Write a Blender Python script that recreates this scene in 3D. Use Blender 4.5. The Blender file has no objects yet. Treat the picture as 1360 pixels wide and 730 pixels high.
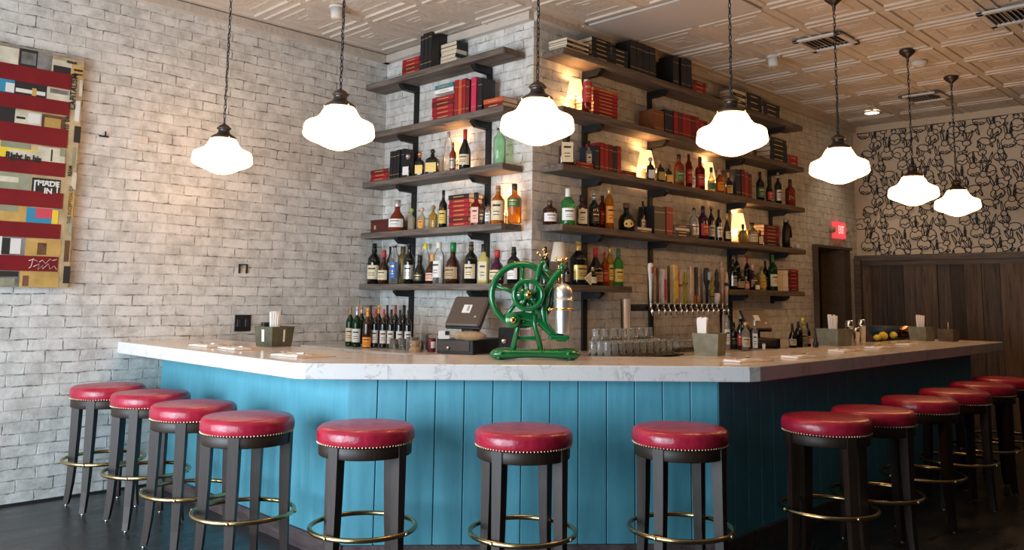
import bpy, math, random
from mathutils import Vector, Matrix
from math import sin, cos, pi, radians
random.seed(7)
S = bpy.context.scene
COL = S.collection

# ------------------------------------------------------------------ camera
F, CX, CY = 1112.91, 685.29, 261.19
YAW, PITCH, ROLL = -.0078, .1189, .0129
CAM = Vector((-4.7854, -4.5315, 1.4343))
_a = pi/4 + YAW
FW = Vector((cos(_a)*cos(PITCH), sin(_a)*cos(PITCH), sin(PITCH)))
_r = Vector((sin(_a), -cos(_a), 0)); _u = _r.cross(FW)
RT = _r*cos(ROLL) + _u*sin(ROLL); UP = -_r*sin(ROLL) + _u*cos(ROLL)
cd = bpy.data.cameras.new('camera'); cam = bpy.data.objects.new('camera', cd); COL.objects.link(cam)
m = Matrix((RT, UP, -FW)).transposed().to_4x4(); m.translation = CAM; cam.matrix_world = m
cd.sensor_fit = 'HORIZONTAL'; cd.sensor_width = 36; cd.lens = 36*F/1360
cd.shift_x = (680-CX)/1360; cd.shift_y = -(365-CY)/1360
cd.clip_start = .05; cd.clip_end = 60
S.camera = cam

def ray(u, v): return FW + RT*((u-CX)/F) - UP*((v-CY)/F)
def on(ax, val, u, v):
    r = ray(u, v); return CAM + r*((val-CAM[ax])/r[ax])
def dep(d, u, v): return CAM + ray(u, v)*d
def pr(p):
    d = Vector(p)-CAM; k = d.dot(FW); return CX+F*d.dot(RT)/k, CY-F*d.dot(UP)/k, k
def mpp(p): return pr(p)[2]/F            # metres per pixel at a place

# ------------------------------------------------------------------ mesh building
class MB:
    def __init__(s): s.v=[]; s.f=[]; s.m=[]; s.sm=[]
    def add(s, vs, fs, mi=0, smooth=False):
        o=len(s.v); s.v += [tuple(p) for p in vs]
        for f in fs: s.f.append(tuple(i+o for i in f)); s.m.append(mi); s.sm.append(smooth)
        return s
    def box(s, c, d, mi=0, rz=0, bev=0, M=None):
        x,y,z = d[0]/2,d[1]/2,d[2]/2
        if bev:
            b=min(bev,x*.9,y*.9,z*.9); vs=[]
            for sz in (-1,1):
                for (ax,ay) in ((x-b,y),(x,y-b)):
                    pass
            pts=[]
            def ring(zz,ix,iy):
                return [(-ix,-iy,zz),(ix,-iy,zz),(ix,iy,zz),(-ix,iy,zz)]
            # octagonal-corner box with inset top and bottom
            def ring8(zz,k):
                X=x-k;Y=y-k;c_=b
                return [(-X+c_,-Y,zz),(X-c_,-Y,zz),(X,-Y+c_,zz),(X,Y-c_,zz),(X-c_,Y,zz),(-X+c_,Y,zz),(-X,Y-c_,zz),(-X,-Y+c_,zz)]
            rs=[ring8(-z,b*.6),ring8(-z+b,0),ring8(z-b,0),ring8(z,b*.6)]
            vs=[p for r in rs for p in r]; fs=[tuple(range(7,-1,-1)),tuple(range(24,32))]
            for k in range(3):
                for i in range(8):
                    j=(i+1)%8; fs.append((k*8+i,k*8+j,(k+1)*8+j,(k+1)*8+i))
        else:
            vs=[(-x,-y,-z),(x,-y,-z),(x,y,-z),(-x,y,-z),(-x,-y,z),(x,-y,z),(x,y,z),(-x,y,z)]
            fs=[(0,3,2,1),(4,5,6,7),(0,1,5,4),(1,2,6,5),(2,3,7,6),(3,0,4,7)]
        R=Matrix.Rotation(rz,3,'Z') if M is None else M
        return s.add([R@Vector(p)+Vector(c) for p in vs],fs,mi)
    def lathe(s, prof, n=20, c=(0,0,0), mi=0, smooth=True, sq=0, M=None, sx=1, sy=1, a0=0, a1=None, cap=True):
        vs=[]; fs=[]; full = a1 is None
        if full: a1=a0+2*pi
        cols = n if full else n+1
        for (r,z) in prof:
            for i in range(cols):
                t=a0+(a1-a0)*i/n; cx,cy=cos(t),sin(t)
                if sq:
                    k=(abs(cx)**sq+abs(cy)**sq)**(-1/sq); k=k if sq>2 else 1
                    cx*=k; cy*=k
                vs.append(Vector((r*cx*sx,r*cy*sy,z)))
        for j in range(len(prof)-1):
            for i in range(n):
                k=(i+1)%cols; fs.append((j*cols+i,j*cols+k,(j+1)*cols+k,(j+1)*cols+i))
        if full and cap:
            if prof[0][0]>1e-5: fs.append(tuple(range(cols-1,-1,-1)))
            if prof[-1][0]>1e-5: fs.append(tuple((len(prof)-1)*cols+i for i in range(cols)))
        if M is not None: vs=[M@p for p in vs]
        return s.add([p+Vector(c) for p in vs],fs,mi,smooth)
    def tube(s, pts, r, n=8, mi=0, closed=False, rs=None, flat=1):
        P=[Vector(p) for p in pts]; N=len(P); vs=[]; fs=[]
        T=[]
        for i in range(N):
            a=P[(i-1)%N] if closed or i>0 else P[0]; b=P[(i+1)%N] if closed or i<N-1 else P[-1]
            T.append((b-a).normalized())
        t=T[0]; up=Vector((0,0,1)) if abs(t.z)<.9 else Vector((1,0,0))
        nrm=(up-t*up.dot(t)).normalized()
        for i in range(N):
            t=T[i]; nrm=(nrm-t*nrm.dot(t)).normalized(); b=t.cross(nrm); rr=rs[i] if rs else r
            for k in range(n):
                a=2*pi*k/n; vs.append(P[i]+nrm*(cos(a)*rr)+b*(sin(a)*rr*flat))
        L=N if closed else N-1
        for i in range(L):
            j=(i+1)%N
            for k in range(n):
                q=(k+1)%n; fs.append((i*n+k,i*n+q,j*n+q,j*n+k))
        if not closed: fs.append(tuple(range(n-1,-1,-1))); fs.append(tuple((N-1)*n+k for k in range(n)))
        return s.add(vs,fs,mi,True)
    def prism(s, poly, z0, z1, mi=0, M=None, smooth=False):
        n=len(poly); vs=[Vector((p[0],p[1],z0)) for p in poly]+[Vector((p[0],p[1],z1)) for p in poly]
        fs=[tuple(range(n-1,-1,-1)),tuple(range(n,2*n))]+[(i,(i+1)%n,n+(i+1)%n,n+i) for i in range(n)]
        if M is not None: vs=[M@p for p in vs]
        return s.add(vs,fs,mi,smooth)
    def loft(s, secs, mi=0, smooth=False):
        n=len(secs[0]); vs=[p for q in secs for p in q]; fs=[tuple(range(n-1,-1,-1)),tuple((len(secs)-1)*n+k for k in range(n))]
        for i in range(len(secs)-1):
            for k in range(n):
                q=(k+1)%n; fs.append((i*n+k,i*n+q,(i+1)*n+q,(i+1)*n+k))
        return s.add(vs,fs,mi,smooth)
    def sphere(s,c,r,mi=0,n=12,sx=1,sy=1,sz=1,M=None):
        prof=[(max(1e-6,sin(pi*i/(n//2+2))*r),-cos(pi*i/(n//2+2))*r*sz) for i in range(n//2+3)]
        return s.lathe(prof,n,c,mi,True,sx=sx,sy=sy,M=M)
    def mesh(s,name,mats):
        me=bpy.data.meshes.new(name); me.from_pydata([tuple(p) for p in s.v],[],s.f)
        for mt in mats: me.materials.append(mt)
        me.polygons.foreach_set('material_index',s.m); me.polygons.foreach_set('use_smooth',s.sm)
        me.update(); return me
    def build(s,name,mats,parent=None,loc=None,rz=0):
        if not isinstance(mats,(list,tuple)): mats=[mats]
        o=bpy.data.objects.new(name,s.mesh(name,mats)); COL.objects.link(o)
        if parent is not None: o.parent=parent
        if loc is not None: o.location=loc
        o.rotation_euler=(0,0,rz)
        return o

def tag(o,label=None,cat=None,group=None,kind=None):
    if label: o['label']=label
    if cat: o['category']=cat
    if group: o['group']=group
    if kind: o['kind']=kind
    return o
def thing(name,label,cat,loc=(0,0,0),rz=0,group=None):
    o=bpy.data.objects.new(name,None); COL.objects.link(o); o.location=loc; o.rotation_euler=(0,0,rz)
    o.empty_display_size=.05
    return tag(o,label,cat,group)
def copy_tree(o,parent=None):
    c=o.copy(); COL.objects.link(c)
    if parent is not None: c.parent=parent
    for ch in list(o.children): copy_tree(ch,c)
    return c
def structure(name,mb,mats): return tag(mb.build(name,mats),kind='structure')
ORD=['first','second','third','fourth','fifth','sixth','seventh','eighth','ninth','tenth','eleventh','twelfth','thirteenth','fourteenth','fifteenth','sixteenth','seventeenth','eighteenth','nineteenth','twentieth','twenty-first','twenty-second','twenty-third','twenty-fourth','twenty-fifth','twenty-sixth','twenty-seventh','twenty-eighth','twenty-ninth','thirtieth']

# ------------------------------------------------------------------ materials
MAT={}
def mat(name,col=(.5,.5,.5),rough=.5,metal=0,trans=0,emit=None,es=0,coat=0,ior=1.45,spec=.5,noise=0,nscale=20,bump=0,bscale=60,sheen=0):
    if name in MAT: return MAT[name]
    M=bpy.data.materials.new(name); M.use_nodes=True; nt=M.node_tree; b=nt.nodes['Principled BSDF']
    b.inputs['Base Color'].default_value=(*col,1); b.inputs['Roughness'].default_value=rough; b.inputs['Metallic'].default_value=metal
    b.inputs['Transmission Weight'].default_value=trans; b.inputs['IOR'].default_value=ior; b.inputs['Coat Weight'].default_value=coat
    b.inputs['Coat Roughness'].default_value=.08
    b.inputs['Specular IOR Level'].default_value=spec
    if emit: b.inputs['Emission Color'].default_value=(*emit,1); b.inputs['Emission Strength'].default_value=es
    tc=nt.nodes.new('ShaderNodeTexCoord')
    n=nt.nodes.new('ShaderNodeTexNoise'); n.inputs['Scale'].default_value=nscale; n.inputs['Detail'].default_value=6
    nt.links.new(tc.outputs['Object'],n.inputs['Vector'])
    if noise:
        r=nt.nodes.new('ShaderNodeValToRGB'); r.color_ramp.elements[0].position=.3; r.color_ramp.elements[1].position=.7
        r.color_ramp.elements[0].color=(*[c*(1-noise) for c in col],1); r.color_ramp.elements[1].color=(*[min(1,c*(1+noise)) for c in col],1)
        nt.links.new(n.outputs['Fac'],r.inputs['Fac']); nt.links.new(r.outputs['Color'],b.inputs['Base Color'])
    if bump:
        n2=nt.nodes.new('ShaderNodeTexNoise'); n2.inputs['Scale'].default_value=bscale; n2.inputs['Detail'].default_value=4
        nt.links.new(tc.outputs['Object'],n2.inputs['Vector'])
        bp=nt.nodes.new('ShaderNodeBump'); bp.inputs['Strength'].default_value=bump; bp.inputs['Distance'].default_value=.01
        nt.links.new(n2.outputs['Fac'],bp.inputs['Height']); nt.links.new(bp.outputs['Normal'],b.inputs['Normal'])
    MAT[name]=M; return M

class NT:
    def __init__(s,name):
        s.M=bpy.data.materials.new(name); s.M.use_nodes=True; s.t=s.M.node_tree; s.b=s.t.nodes['Principled BSDF']; MAT[name]=s.M
    def n(s,typ,**kw):
        x=s.t.nodes.new('ShaderNode'+typ)
        for k,v in kw.items():
            if k.startswith('i_'):
                key=k[2:].replace('_',' ')
                if key.isdigit(): key=int(key)
                x.inputs[key].default_value=v
            else: setattr(x,k,v)
        return x
    def l(s,a,b): s.t.links.new(a,b)
    def math(s,op,a,b=None,c=None):
        x=s.t.nodes.new('ShaderNodeMath'); x.operation=op
        for i,q in enumerate((a,b,c)):
            if q is None: continue
            if isinstance(q,(int,float)): x.inputs[i].default_value=q
            else: s.l(q,x.inputs[i])
        return x.outputs[0]
    def ramp(s,fac,stops,interp='LINEAR'):
        r=s.t.nodes.new('ShaderNodeValToRGB'); r.color_ramp.interpolation=interp
        e=r.color_ramp.elements
        while len(e)<len(stops): e.new(.5)
        for k,(p,c) in enumerate(stops):
            e[k].position=p; e[k].color=(*c,1) if len(c)==3 else c
        s.l(fac,r.inputs['Fac']); return r.outputs['Color']
    def mix(s,f,a,b,typ='MIX'):
        x=s.t.nodes.new('ShaderNodeMix'); x.data_type='RGBA'; x.blend_type=typ
        for k,q in ((0,f),(6,a),(7,b)):
            if isinstance(q,(int,float)): x.inputs[k].default_value=q
            elif isinstance(q,tuple): x.inputs[k].default_value=(*q,1)
            else: s.l(q,x.inputs[k])
        return x.outputs[2]

def brick_mat(name,axis,tone=1.0):
    q=NT(name); tc=q.n('TexCoord'); sp=q.n('SeparateXYZ'); q.l(tc.outputs['Object'],sp.inputs[0])
    cb=q.n('CombineXYZ'); gn=q.n('NewGeometry'); sn=q.n('SeparateXYZ'); q.l(gn.outputs['True Normal'],sn.inputs[0])
    uu=q.math('ADD',q.math('MULTIPLY',q.math('ABSOLUTE',sn.outputs[1]),sp.outputs[0]),q.math('MULTIPLY',q.math('ABSOLUTE',sn.outputs[0]),sp.outputs[1]))
    q.l(uu,cb.inputs[0]); q.l(sp.outputs[2],cb.inputs[1])
    # slight wobble of the courses
    nz=q.n('TexNoise',i_Scale=5.0,i_Detail=5.0); q.l(tc.outputs['Object'],nz.inputs['Vector'])
    wob=q.n('VectorMath',operation='SCALE'); wob.inputs['Scale'].default_value=.034
    sub=q.n('VectorMath',operation='SUBTRACT'); q.l(nz.outputs['Color'],sub.inputs[0]); sub.inputs[1].default_value=(.5,.5,.5)
    q.l(sub.outputs[0],wob.inputs[0]); ad=q.n('VectorMath',operation='ADD'); q.l(cb.outputs[0],ad.inputs[0]); q.l(wob.outputs[0],ad.inputs[1])
    br=q.n('TexBrick',i_Scale=1.0,i_Mortar_Size=.0055,i_Mortar_Smooth=.5,i_Brick_Width=.228,i_Row_Height=.0785,i_Bias=0.0)
    br.offset=.5; q.l(ad.outputs[0],br.inputs['Vector'])
    br.inputs['Color1'].default_value=(.53,.53,.53,1); br.inputs['Color2'].default_value=(.70,.70,.70,1); br.inputs['Mortar'].default_value=(.52,.51,.49,1)
    pt=q.mix(.5,br.outputs['Color'],(.62,.62,.62))
    base=q.mix(1.0,pt,(1.06*tone,1.03*tone,.97*tone),'MULTIPLY')
    n1=q.n('TexNoise',i_Scale=9.0,i_Detail=8.0,i_Roughness=.7); q.l(tc.outputs['Object'],n1.inputs['Vector'])
    blot=q.ramp(n1.outputs['Fac'],[(.34,(.66,.65,.63)),(.58,(1,1,1))]); base=q.mix(1.0,base,blot,'MULTIPLY')
    # chipped dark paint along the mortar lines
    mort=br.outputs['Fac']
    n2=q.n('TexNoise',i_Scale=11.0,i_Detail=6.0,i_Roughness=.75); q.l(tc.outputs['Object'],n2.inputs['Vector'])
    crack=q.math('MULTIPLY',mort,q.ramp(n2.outputs['Fac'],[(.50,(0,0,0)),(.60,(1,1,1))]))
    n3=q.n('TexNoise',i_Scale=30.0,i_Detail=6.0,i_Roughness=.85); q.l(tc.outputs['Object'],n3.inputs['Vector'])
    spk=q.ramp(n3.outputs['Fac'],[(.62,(0,0,0)),(.68,(1,1,1))])
    n4=q.n('TexNoise',i_Scale=2.2,i_Detail=2.0); q.l(tc.outputs['Object'],n4.inputs['Vector'])
    spk=q.math('MULTIPLY',spk,q.ramp(n4.outputs['Fac'],[(.42,(.15,.15,.15)),(.62,(1,1,1))]))
    dk=q.math('MAXIMUM',q.math('MULTIPLY',crack,.8),q.math('MULTIPLY',spk,.75))
    base=q.mix(dk,base,(.06,.055,.05)); q.l(base,q.b.inputs['Base Color'])
    h=q.math('SUBTRACT',q.math('MULTIPLY',n1.outputs['Fac'],.9),q.math('MULTIPLY',mort,.8))
    h=q.math('ADD',h,q.math('MULTIPLY',n3.outputs['Fac'],.4)); h=q.math('SUBTRACT',h,q.math('MULTIPLY',dk,.35))
    bp=q.n('Bump',i_Strength=.6,i_Distance=.016); q.l(h,bp.inputs['Height']); q.l(bp.outputs['Normal'],q.b.inputs['Normal'])
    q.b.inputs['Roughness'].default_value=.6
    return q.M
brickX=brick_mat('painted_brick_x',0); brickY=brick_mat('painted_brick_y',1)

def wood_mat(name,c0,c1,c2,axis=0,scale=1.0,rough=.7,bump=.4,coat=0):
    q=NT(name); tc=q.n('TexCoord'); mp=q.n('Mapping'); q.l(tc.outputs['Object'],mp.inputs[0])
    sc=[14*scale]*3; sc[axis]=.9*scale; mp.inputs['Scale'].default_value=sc
    n=q.n('TexNoise',i_Scale=2.2,i_Detail=9.0,i_Roughness=.68,i_Distortion=.6); q.l(mp.outputs[0],n.inputs['Vector'])
    col=q.ramp(n.outputs['Fac'],[(.3,c0),(.5,c1),(.72,c2)]); q.l(col,q.b.inputs['Base Color'])
    q.b.inputs['Roughness'].default_value=rough; q.b.inputs['Coat Weight'].default_value=coat
    bp=q.n('Bump',i_Strength=bump,i_Distance=.006); q.l(n.outputs['Fac'],bp.inputs['Height']); q.l(bp.outputs['Normal'],q.b.inputs['Normal'])
    return q.M
shelfY=wood_mat('weathered_shelf_y',(.035,.025,.02),(.12,.092,.074),(.22,.185,.155),1)
shelfX=wood_mat('weathered_shelf_x',(.035,.025,.02),(.12,.088,.066),(.21,.165,.13),0)
stoolwood=wood_mat('espresso_wood',(.010,.004,.002),(.022,.010,.005),(.045,.020,.010),2,3,.5,.08,0)
basewood=wood_mat('base_board_wood',(.035,.02,.02),(.09,.06,.058),(.15,.11,.105),1,1,.6,.2)

# marble
q=NT('quartz_counter'); tc=q.n('TexCoord')
n=q.n('TexNoise',i_Scale=5.5,i_Detail=10.0,i_Roughness=.7,i_Distortion=1.4); q.l(tc.outputs['Object'],n.inputs['Vector'])
v=q.ramp(n.outputs['Fac'],[(.455,(0,0,0)),(.49,(1,1,1)),(.525,(0,0,0))])
n2=q.n('TexNoise',i_Scale=45.0,i_Detail=4.0,i_Roughness=.7); q.l(tc.outputs['Object'],n2.inputs['Vector'])
sp=q.ramp(n2.outputs['Fac'],[(.62,(0,0,0)),(.70,(1,1,1))])
n4=q.n('TexNoise',i_Scale=8.0,i_Detail=6.0); q.l(tc.outputs['Object'],n4.inputs['Vector'])
gate=q.ramp(n4.outputs['Fac'],[(.48,(0,0,0)),(.62,(1,1,1))])
c=q.mix(q.math('MULTIPLY',q.math('MULTIPLY',v,gate),.55),(.72,.68,.645),(.22,.19,.17)); c=q.mix(q.math('MULTIPLY',sp,.35),c,(.30,.25,.21))
q.l(c,q.b.inputs['Base Color']); q.b.inputs['Roughness'].default_value=.16; quartz=q.M

# blue painted boards
q=NT('blue_panel_paint'); tc=q.n('TexCoord'); n=q.n('TexNoise',i_Scale=5.0,i_Detail=7.0,i_Roughness=.6); q.l(tc.outputs['Object'],n.inputs['Vector'])
mp=q.n('Mapping'); mp.inputs['Scale'].default_value=(9,9,1.2); q.l(tc.outputs['Object'],mp.inputs[0])
n2=q.n('TexNoise',i_Scale=3.0,i_Detail=6.0); q.l(mp.outputs[0],n2.inputs['Vector'])
c=q.ramp(q.math('MULTIPLY',q.math('ADD',n.outputs['Fac'],n2.outputs['Fac']),.5),[(.35,(.08,.31,.40)),(.65,(.115,.385,.48))])
q.l(c,q.b.inputs['Base Color']); q.b.inputs['Roughness'].default_value=.5
bp=q.n('Bump',i_Strength=.15,i_Distance=.01); q.l(n2.outputs['Fac'],bp.inputs['Height']); q.l(bp.outputs['Normal'],q.b.inputs['Normal']); blue=q.M

# floor
q=NT('dark_floor'); tc=q.n('TexCoord'); mp=q.n('Mapping'); mp.inputs['Rotation'].default_value=(0,0,radians(-45)); mp.inputs['Scale'].default_value=(1,6,1); q.l(tc.outputs['Object'],mp.inputs[0])
n=q.n('TexNoise',i_Scale=1.6,i_Detail=7.0,i_Roughness=.6); q.l(mp.outputs[0],n.inputs['Vector'])
c=q.ramp(n.outputs['Fac'],[(.3,(.018,.018,.018)),(.7,(.036,.036,.035))]); q.l(c,q.b.inputs['Base Color'])
q.l(q.ramp(n.outputs['Fac'],[(.3,(.22,.22,.22)),(.7,(.42,.42,.42))]),q.b.inputs['Roughness']); floorm=q.M

# tin ceiling
q=NT('pressed_tin'); tc=q.n('TexCoord'); n=q.n('TexVoronoi',i_Scale=26.0); q.l(tc.outputs['Object'],n.inputs['Vector'])
nn=q.n('TexNoise',i_Scale=3.0,i_Detail=5.0); q.l(tc.outputs['Object'],nn.inputs['Vector'])
c=q.ramp(nn.outputs['Fac'],[(.3,(.47,.41,.345)),(.7,(.56,.49,.42))]); q.l(c,q.b.inputs['Base Color']); q.b.inputs['Roughness'].default_value=.45
bp=q.n('Bump',i_Strength=.35,i_Distance=.012); q.l(n.outputs['Distance'],bp.inputs['Height']); q.l(bp.outputs['Normal'],q.b.inputs['Normal']); tin=q.M
# red leather
q=NT('red_leather'); tc=q.n('TexCoord'); n=q.n('TexNoise',i_Scale=16.0,i_Detail=6.0); q.l(tc.outputs['Object'],n.inputs['Vector'])
c=q.ramp(n.outputs['Fac'],[(.3,(.30,.010,.028)),(.7,(.43,.018,.045))]); q.l(c,q.b.inputs['Base Color']); q.b.inputs['Roughness'].default_value=.27
n2=q.n('TexNoise',i_Scale=40.0,i_Detail=3.0,i_Distortion=.8); q.l(tc.outputs['Object'],n2.inputs['Vector'])
bp=q.n('Bump',i_Strength=.3,i_Distance=.006); q.l(n2.outputs['Fac'],bp.inputs['Height']); q.l(bp.outputs['Normal'],q.b.inputs['Normal']); leather=q.M

# weathered vertical boards (tone varies board by board)
q=NT('barn_boards'); at=q.n('Attribute',attribute_name='tone'); tc=q.n('TexCoord'); mp=q.n('Mapping'); mp.inputs['Scale'].default_value=(16,16,1.0); q.l(tc.outputs['Object'],mp.inputs[0])
n=q.n('TexNoise',i_Scale=1.8,i_Detail=9.0,i_Roughness=.7,i_Distortion=.7); q.l(mp.outputs[0],n.inputs['Vector'])
c=q.ramp(n.outputs['Fac'],[(.28,(.018,.012,.009)),(.5,(.07,.048,.033)),(.75,(.135,.098,.07))]); c=q.mix(1.0,c,at.outputs['Color'],'MULTIPLY')
q.l(c,q.b.inputs['Base Color']); q.b.inputs['Roughness'].default_value=.75
bp=q.n('Bump',i_Strength=.4,i_Distance=.008); q.l(n.outputs['Fac'],bp.inputs['Height']); q.l(bp.outputs['Normal'],q.b.inputs['Normal']); barn=q.M

brass=mat('brass',(.58,.42,.20),.24,1,noise=.15,nscale=9)
brassn=mat('brass_nails',(.75,.62,.38),.3,1)
gold=mat('gold_brass',(.80,.52,.20),.25,1)
chrome=mat('chrome',(.85,.84,.82),.1,1)
steel=mat('brushed_steel',(.62,.60,.57),.28,1)
bronze=mat('aged_bronze',(.075,.06,.05),.38,.75,noise=.3)
blackm=mat('black_metal',(.012,.012,.013),.45,.2)
blackp=mat('black_plastic',(.014,.014,.015),.4)
greenp=mat('green_enamel',(.003,.125,.032),.22,coat=.6,noise=.1,nscale=12)
white=mat('white_paper',(.78,.76,.73),.7)
cream=mat('cream_paper',(.68,.58,.42),.75,noise=.08)
paperbag=mat('brown_paper',(.42,.29,.16),.8,noise=.15,bump=.4)
ballg=mat('opal_globe',(.9,.88,.82),.35,emit=(1,.52,.20),es=13)
greywood=mat('grey_caddy',(.20,.19,.13),.7,noise=.25,nscale=14)
greywood3=mat('olive_caddy',(.095,.085,.05),.7,noise=.3,nscale=14)
greywood2=mat('brown_caddy',(.10,.065,.04),.7,noise=.3,nscale=14)
plaster=mat('white_plaster',(.55,.52,.48),.6,noise=.05)
dimwall=mat('dim_wall',(.07,.06,.05),.8,noise=.1)
def thin(name,col,tr=.93):
    M=bpy.data.materials.new(name); M.use_nodes=True; nt=M.node_tree; nt.nodes.clear()
    o=nt.nodes.new('ShaderNodeOutputMaterial'); t=nt.nodes.new('ShaderNodeBsdfTransparent'); t.inputs[0].default_value=(*col,1)
    g=nt.nodes.new('ShaderNodeBsdfGlossy'); g.inputs['Roughness'].default_value=.05; g.inputs['Color'].default_value=(1,1,1,1)
    d=nt.nodes.new('ShaderNodeBsdfTranslucent'); d.inputs[0].default_value=(*[.5+.5*c for c in col],1); d2=nt.nodes.new('ShaderNodeBsdfDiffuse'); d2.inputs[0].default_value=(*[.4+.5*c for c in col],1)
    ms=nt.nodes.new('ShaderNodeAddShader'); nt.links.new(d.outputs[0],ms.inputs[0]); nt.links.new(d2.outputs[0],ms.inputs[1])
    lw=nt.nodes.new('ShaderNodeLayerWeight'); lw.inputs['Blend'].default_value=.25
    m0=nt.nodes.new('ShaderNodeMath'); m0.operation='MULTIPLY_ADD'; nt.links.new(lw.outputs['Facing'],m0.inputs[0]); m0.inputs[1].default_value=.35; m0.inputs[2].default_value=1-tr  # whiter at grazing angles, bright glass edges mixed in as colour
    a=nt.nodes.new('ShaderNodeMixShader'); nt.links.new(m0.outputs[0],a.inputs[0]); nt.links.new(t.outputs[0],a.inputs[1]); nt.links.new(ms.outputs[0],a.inputs[2])
    b_=nt.nodes.new('ShaderNodeMixShader'); nt.links.new(lw.outputs['Fresnel'],b_.inputs[0]); nt.links.new(a.outputs[0],b_.inputs[1]); nt.links.new(g.outputs[0],b_.inputs[2])
    nt.links.new(b_.outputs[0],o.inputs[0]); MAT[name]=M; return M
G={ # glasses
 'dark':mat('dark_bottle_glass',(.006,.008,.006),.07,coat=.3),
 'brown':mat('brown_bottle_glass',(.035,.010,.004),.06,coat=.3),
 'green':mat('green_bottle_glass',(.10,.50,.12),.04,trans=.8,ior=1.3),
 'dgreen':mat('deep_green_glass',(.006,.030,.009),.05,trans=.1,ior=1.3),
 'pgreen':thin('pale_green_glass',(.45,.78,.52),.85),
 'amber':mat('amber_spirit',(.55,.17,.02),.05,trans=.6,ior=1.3),
 'gold':mat('golden_spirit',(.60,.35,.06),.05,trans=.7,ior=1.3),
 'red':mat('red_spirit',(.15,.010,.007),.05,trans=.3,ior=1.3),
 'copper':mat('copper_spirit',(.26,.045,.016),.05,trans=.35,ior=1.3),
 'yellow':mat('yellow_liqueur',(.55,.47,.13),.1,trans=.25,ior=1.3),
 'clear':thin('clear_glass',(.90,.92,.92)),
 'cgold':thin('pale_spirit',(.72,.62,.38),.85),
 'purple':mat('purple_glass',(.05,.008,.03),.08),
 'blue':mat('blue_glass',(.02,.08,.45),.06,trans=.4,ior=1.3),
 'orange':mat('orange_spirit',(.42,.07,.01),.06,trans=.5,ior=1.3),
 'tin':mat('olive_tin',(.22,.17,.06),.35,.4),
}
L={ # labels and caps
 'cream':mat('label_cream',(.66,.55,.36),.6,noise=.12,nscale=50),'white':mat('label_white',(.72,.70,.66),.6),'yellow':mat('label_yellow',(.72,.50,.10),.6),
 'tan':mat('label_tan',(.45,.30,.16),.65,noise=.15,nscale=60),'orange':mat('label_orange',(.85,.33,.04),.5),'red':mat('label_red',(.45,.03,.03),.5),
 'blue':mat('label_blue',(.05,.14,.42),.5),'black':mat('label_black',(.015,.015,.016),.5),'green':mat('label_green',(.03,.12,.05),.5),
 'gold':mat('label_gold',(.60,.42,.14),.35,.5),'silver':mat('label_silver',(.55,.52,.48),.35,.6),'pink':mat('label_pink',(.72,.42,.32),.5),
 'wood':mat('cork_wood',(.34,.20,.10),.6),'copper':mat('cap_copper',(.65,.30,.16),.3,.8),'lyellow':mat('cap_yellow',(.80,.68,.05),.4),
 'lgreen':mat('cap_green',(.30,.42,.08),.4),'dgreen':mat('cap_dark_green',(.02,.20,.06),.35),'purple':mat('cap_purple',(.12,.09,.22),.4),
 'glass':mat('glass_stopper',(.93,.95,.95),.02,trans=1,ior=1.3),'brown':mat('label_brown',(.13,.07,.04),.5),'teal':mat('cover_teal',(.06,.20,.24),.5),
}
BK={'red':mat('book_red',(.30,.012,.018),.45,noise=.25,nscale=7),'dred':mat('book_dark_red',(.13,.010,.012),.5,noise=.25,nscale=7),'black':mat('book_black',(.012,.012,.014),.4),
 'orange':mat('book_orange',(.50,.08,.03),.5,noise=.1),'brown':mat('book_brown',(.20,.065,.025),.55,noise=.2),'pink':mat('book_pink',(.50,.03,.08),.45),
 'teal':L['teal'],'cream':cream,'navy':mat('book_navy',(.012,.016,.03),.5),'white':white,'maroon':mat('box_maroon',(.07,.012,.010),.4),'grey':mat('book_grey',(.10,.09,.085),.5)}
pages=mat('book_pages',(.62,.50,.36),.8,noise=.15,nscale=90)

# ------------------------------------------------------------------ room
W,ZC,LX=1.961,3.7355,6.2246
XW,YB=-6.3,-8.5
b=MB(); b.box(((XW+8.6)/2,(W+YB)/2,-.05),(8.6-XW+.4,W-YB+.4+1.0,.1)); structure('floor',b,floorm)
# ceiling tiles, pressed squares
T=.65
b=MB(); x0=-.15-T*8; y0=-.763+T*4+.0
prof=[(1.0,.0),(.90,.0),(.88,-.012),(.83,-.012),(.80,.002),(.60,.002),(.57,-.004),(.52,-.004),(.49,.001),(.30,.001),(.26,-.004),(.16,-.004),(.12,-.008),(0.02,-.008)]
def tile(cx,cy):
    vs=[];fs=[]
    for r,z in prof:
        h=r*T/2
        vs+=[(cx-h,cy-h,ZC+z),(cx+h,cy-h,ZC+z),(cx+h,cy+h,ZC+z),(cx-h,cy+h,ZC+z)]
    for k in range(len(prof)-1):
        for i in range(4):
            j=(i+1)%4; fs.append((k*4+i,(k+1)*4+i,(k+1)*4+j,k*4+j))
    k=(len(prof)-1)*4; fs.append((k+3,k+2,k+1,k))
    b.add(vs,fs)
blank={(9,0),(9,1)}   # filled below by flat panel
nx=0
for i in range(-2,20):
    for j in range(0,13):
        cx=x0+(i+.5)*T; cy=y0-(j+.5)*T
        if cx>0 and cy>.33: continue
        if cx>LX or cy<-7.5: continue
        if abs(cx-.82)<.33 and -1.6<cy<-.1 : 
            continue
        tile(cx,cy)
b.box(((XW+8)/2,(W+YB)/2,ZC+.06),(8-XW+.3,W-YB+.3,.1))
structure('ceiling',b,tin)
b=MB(); b.box((.85,-.76,ZC-.004),(.62,1.26,.016)); structure('trim_1',b,mat('flat_ceiling_panel',(.47,.43,.40),.6))
b=MB()
b.box((-3.5,W-.03,ZC-.035),(7,.06,.07)); b.box((3.11,-.03,ZC-.035),(6.22,.06,.07)); b.box((-.03,W/2,ZC-.035),(.06,W,.07))
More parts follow.
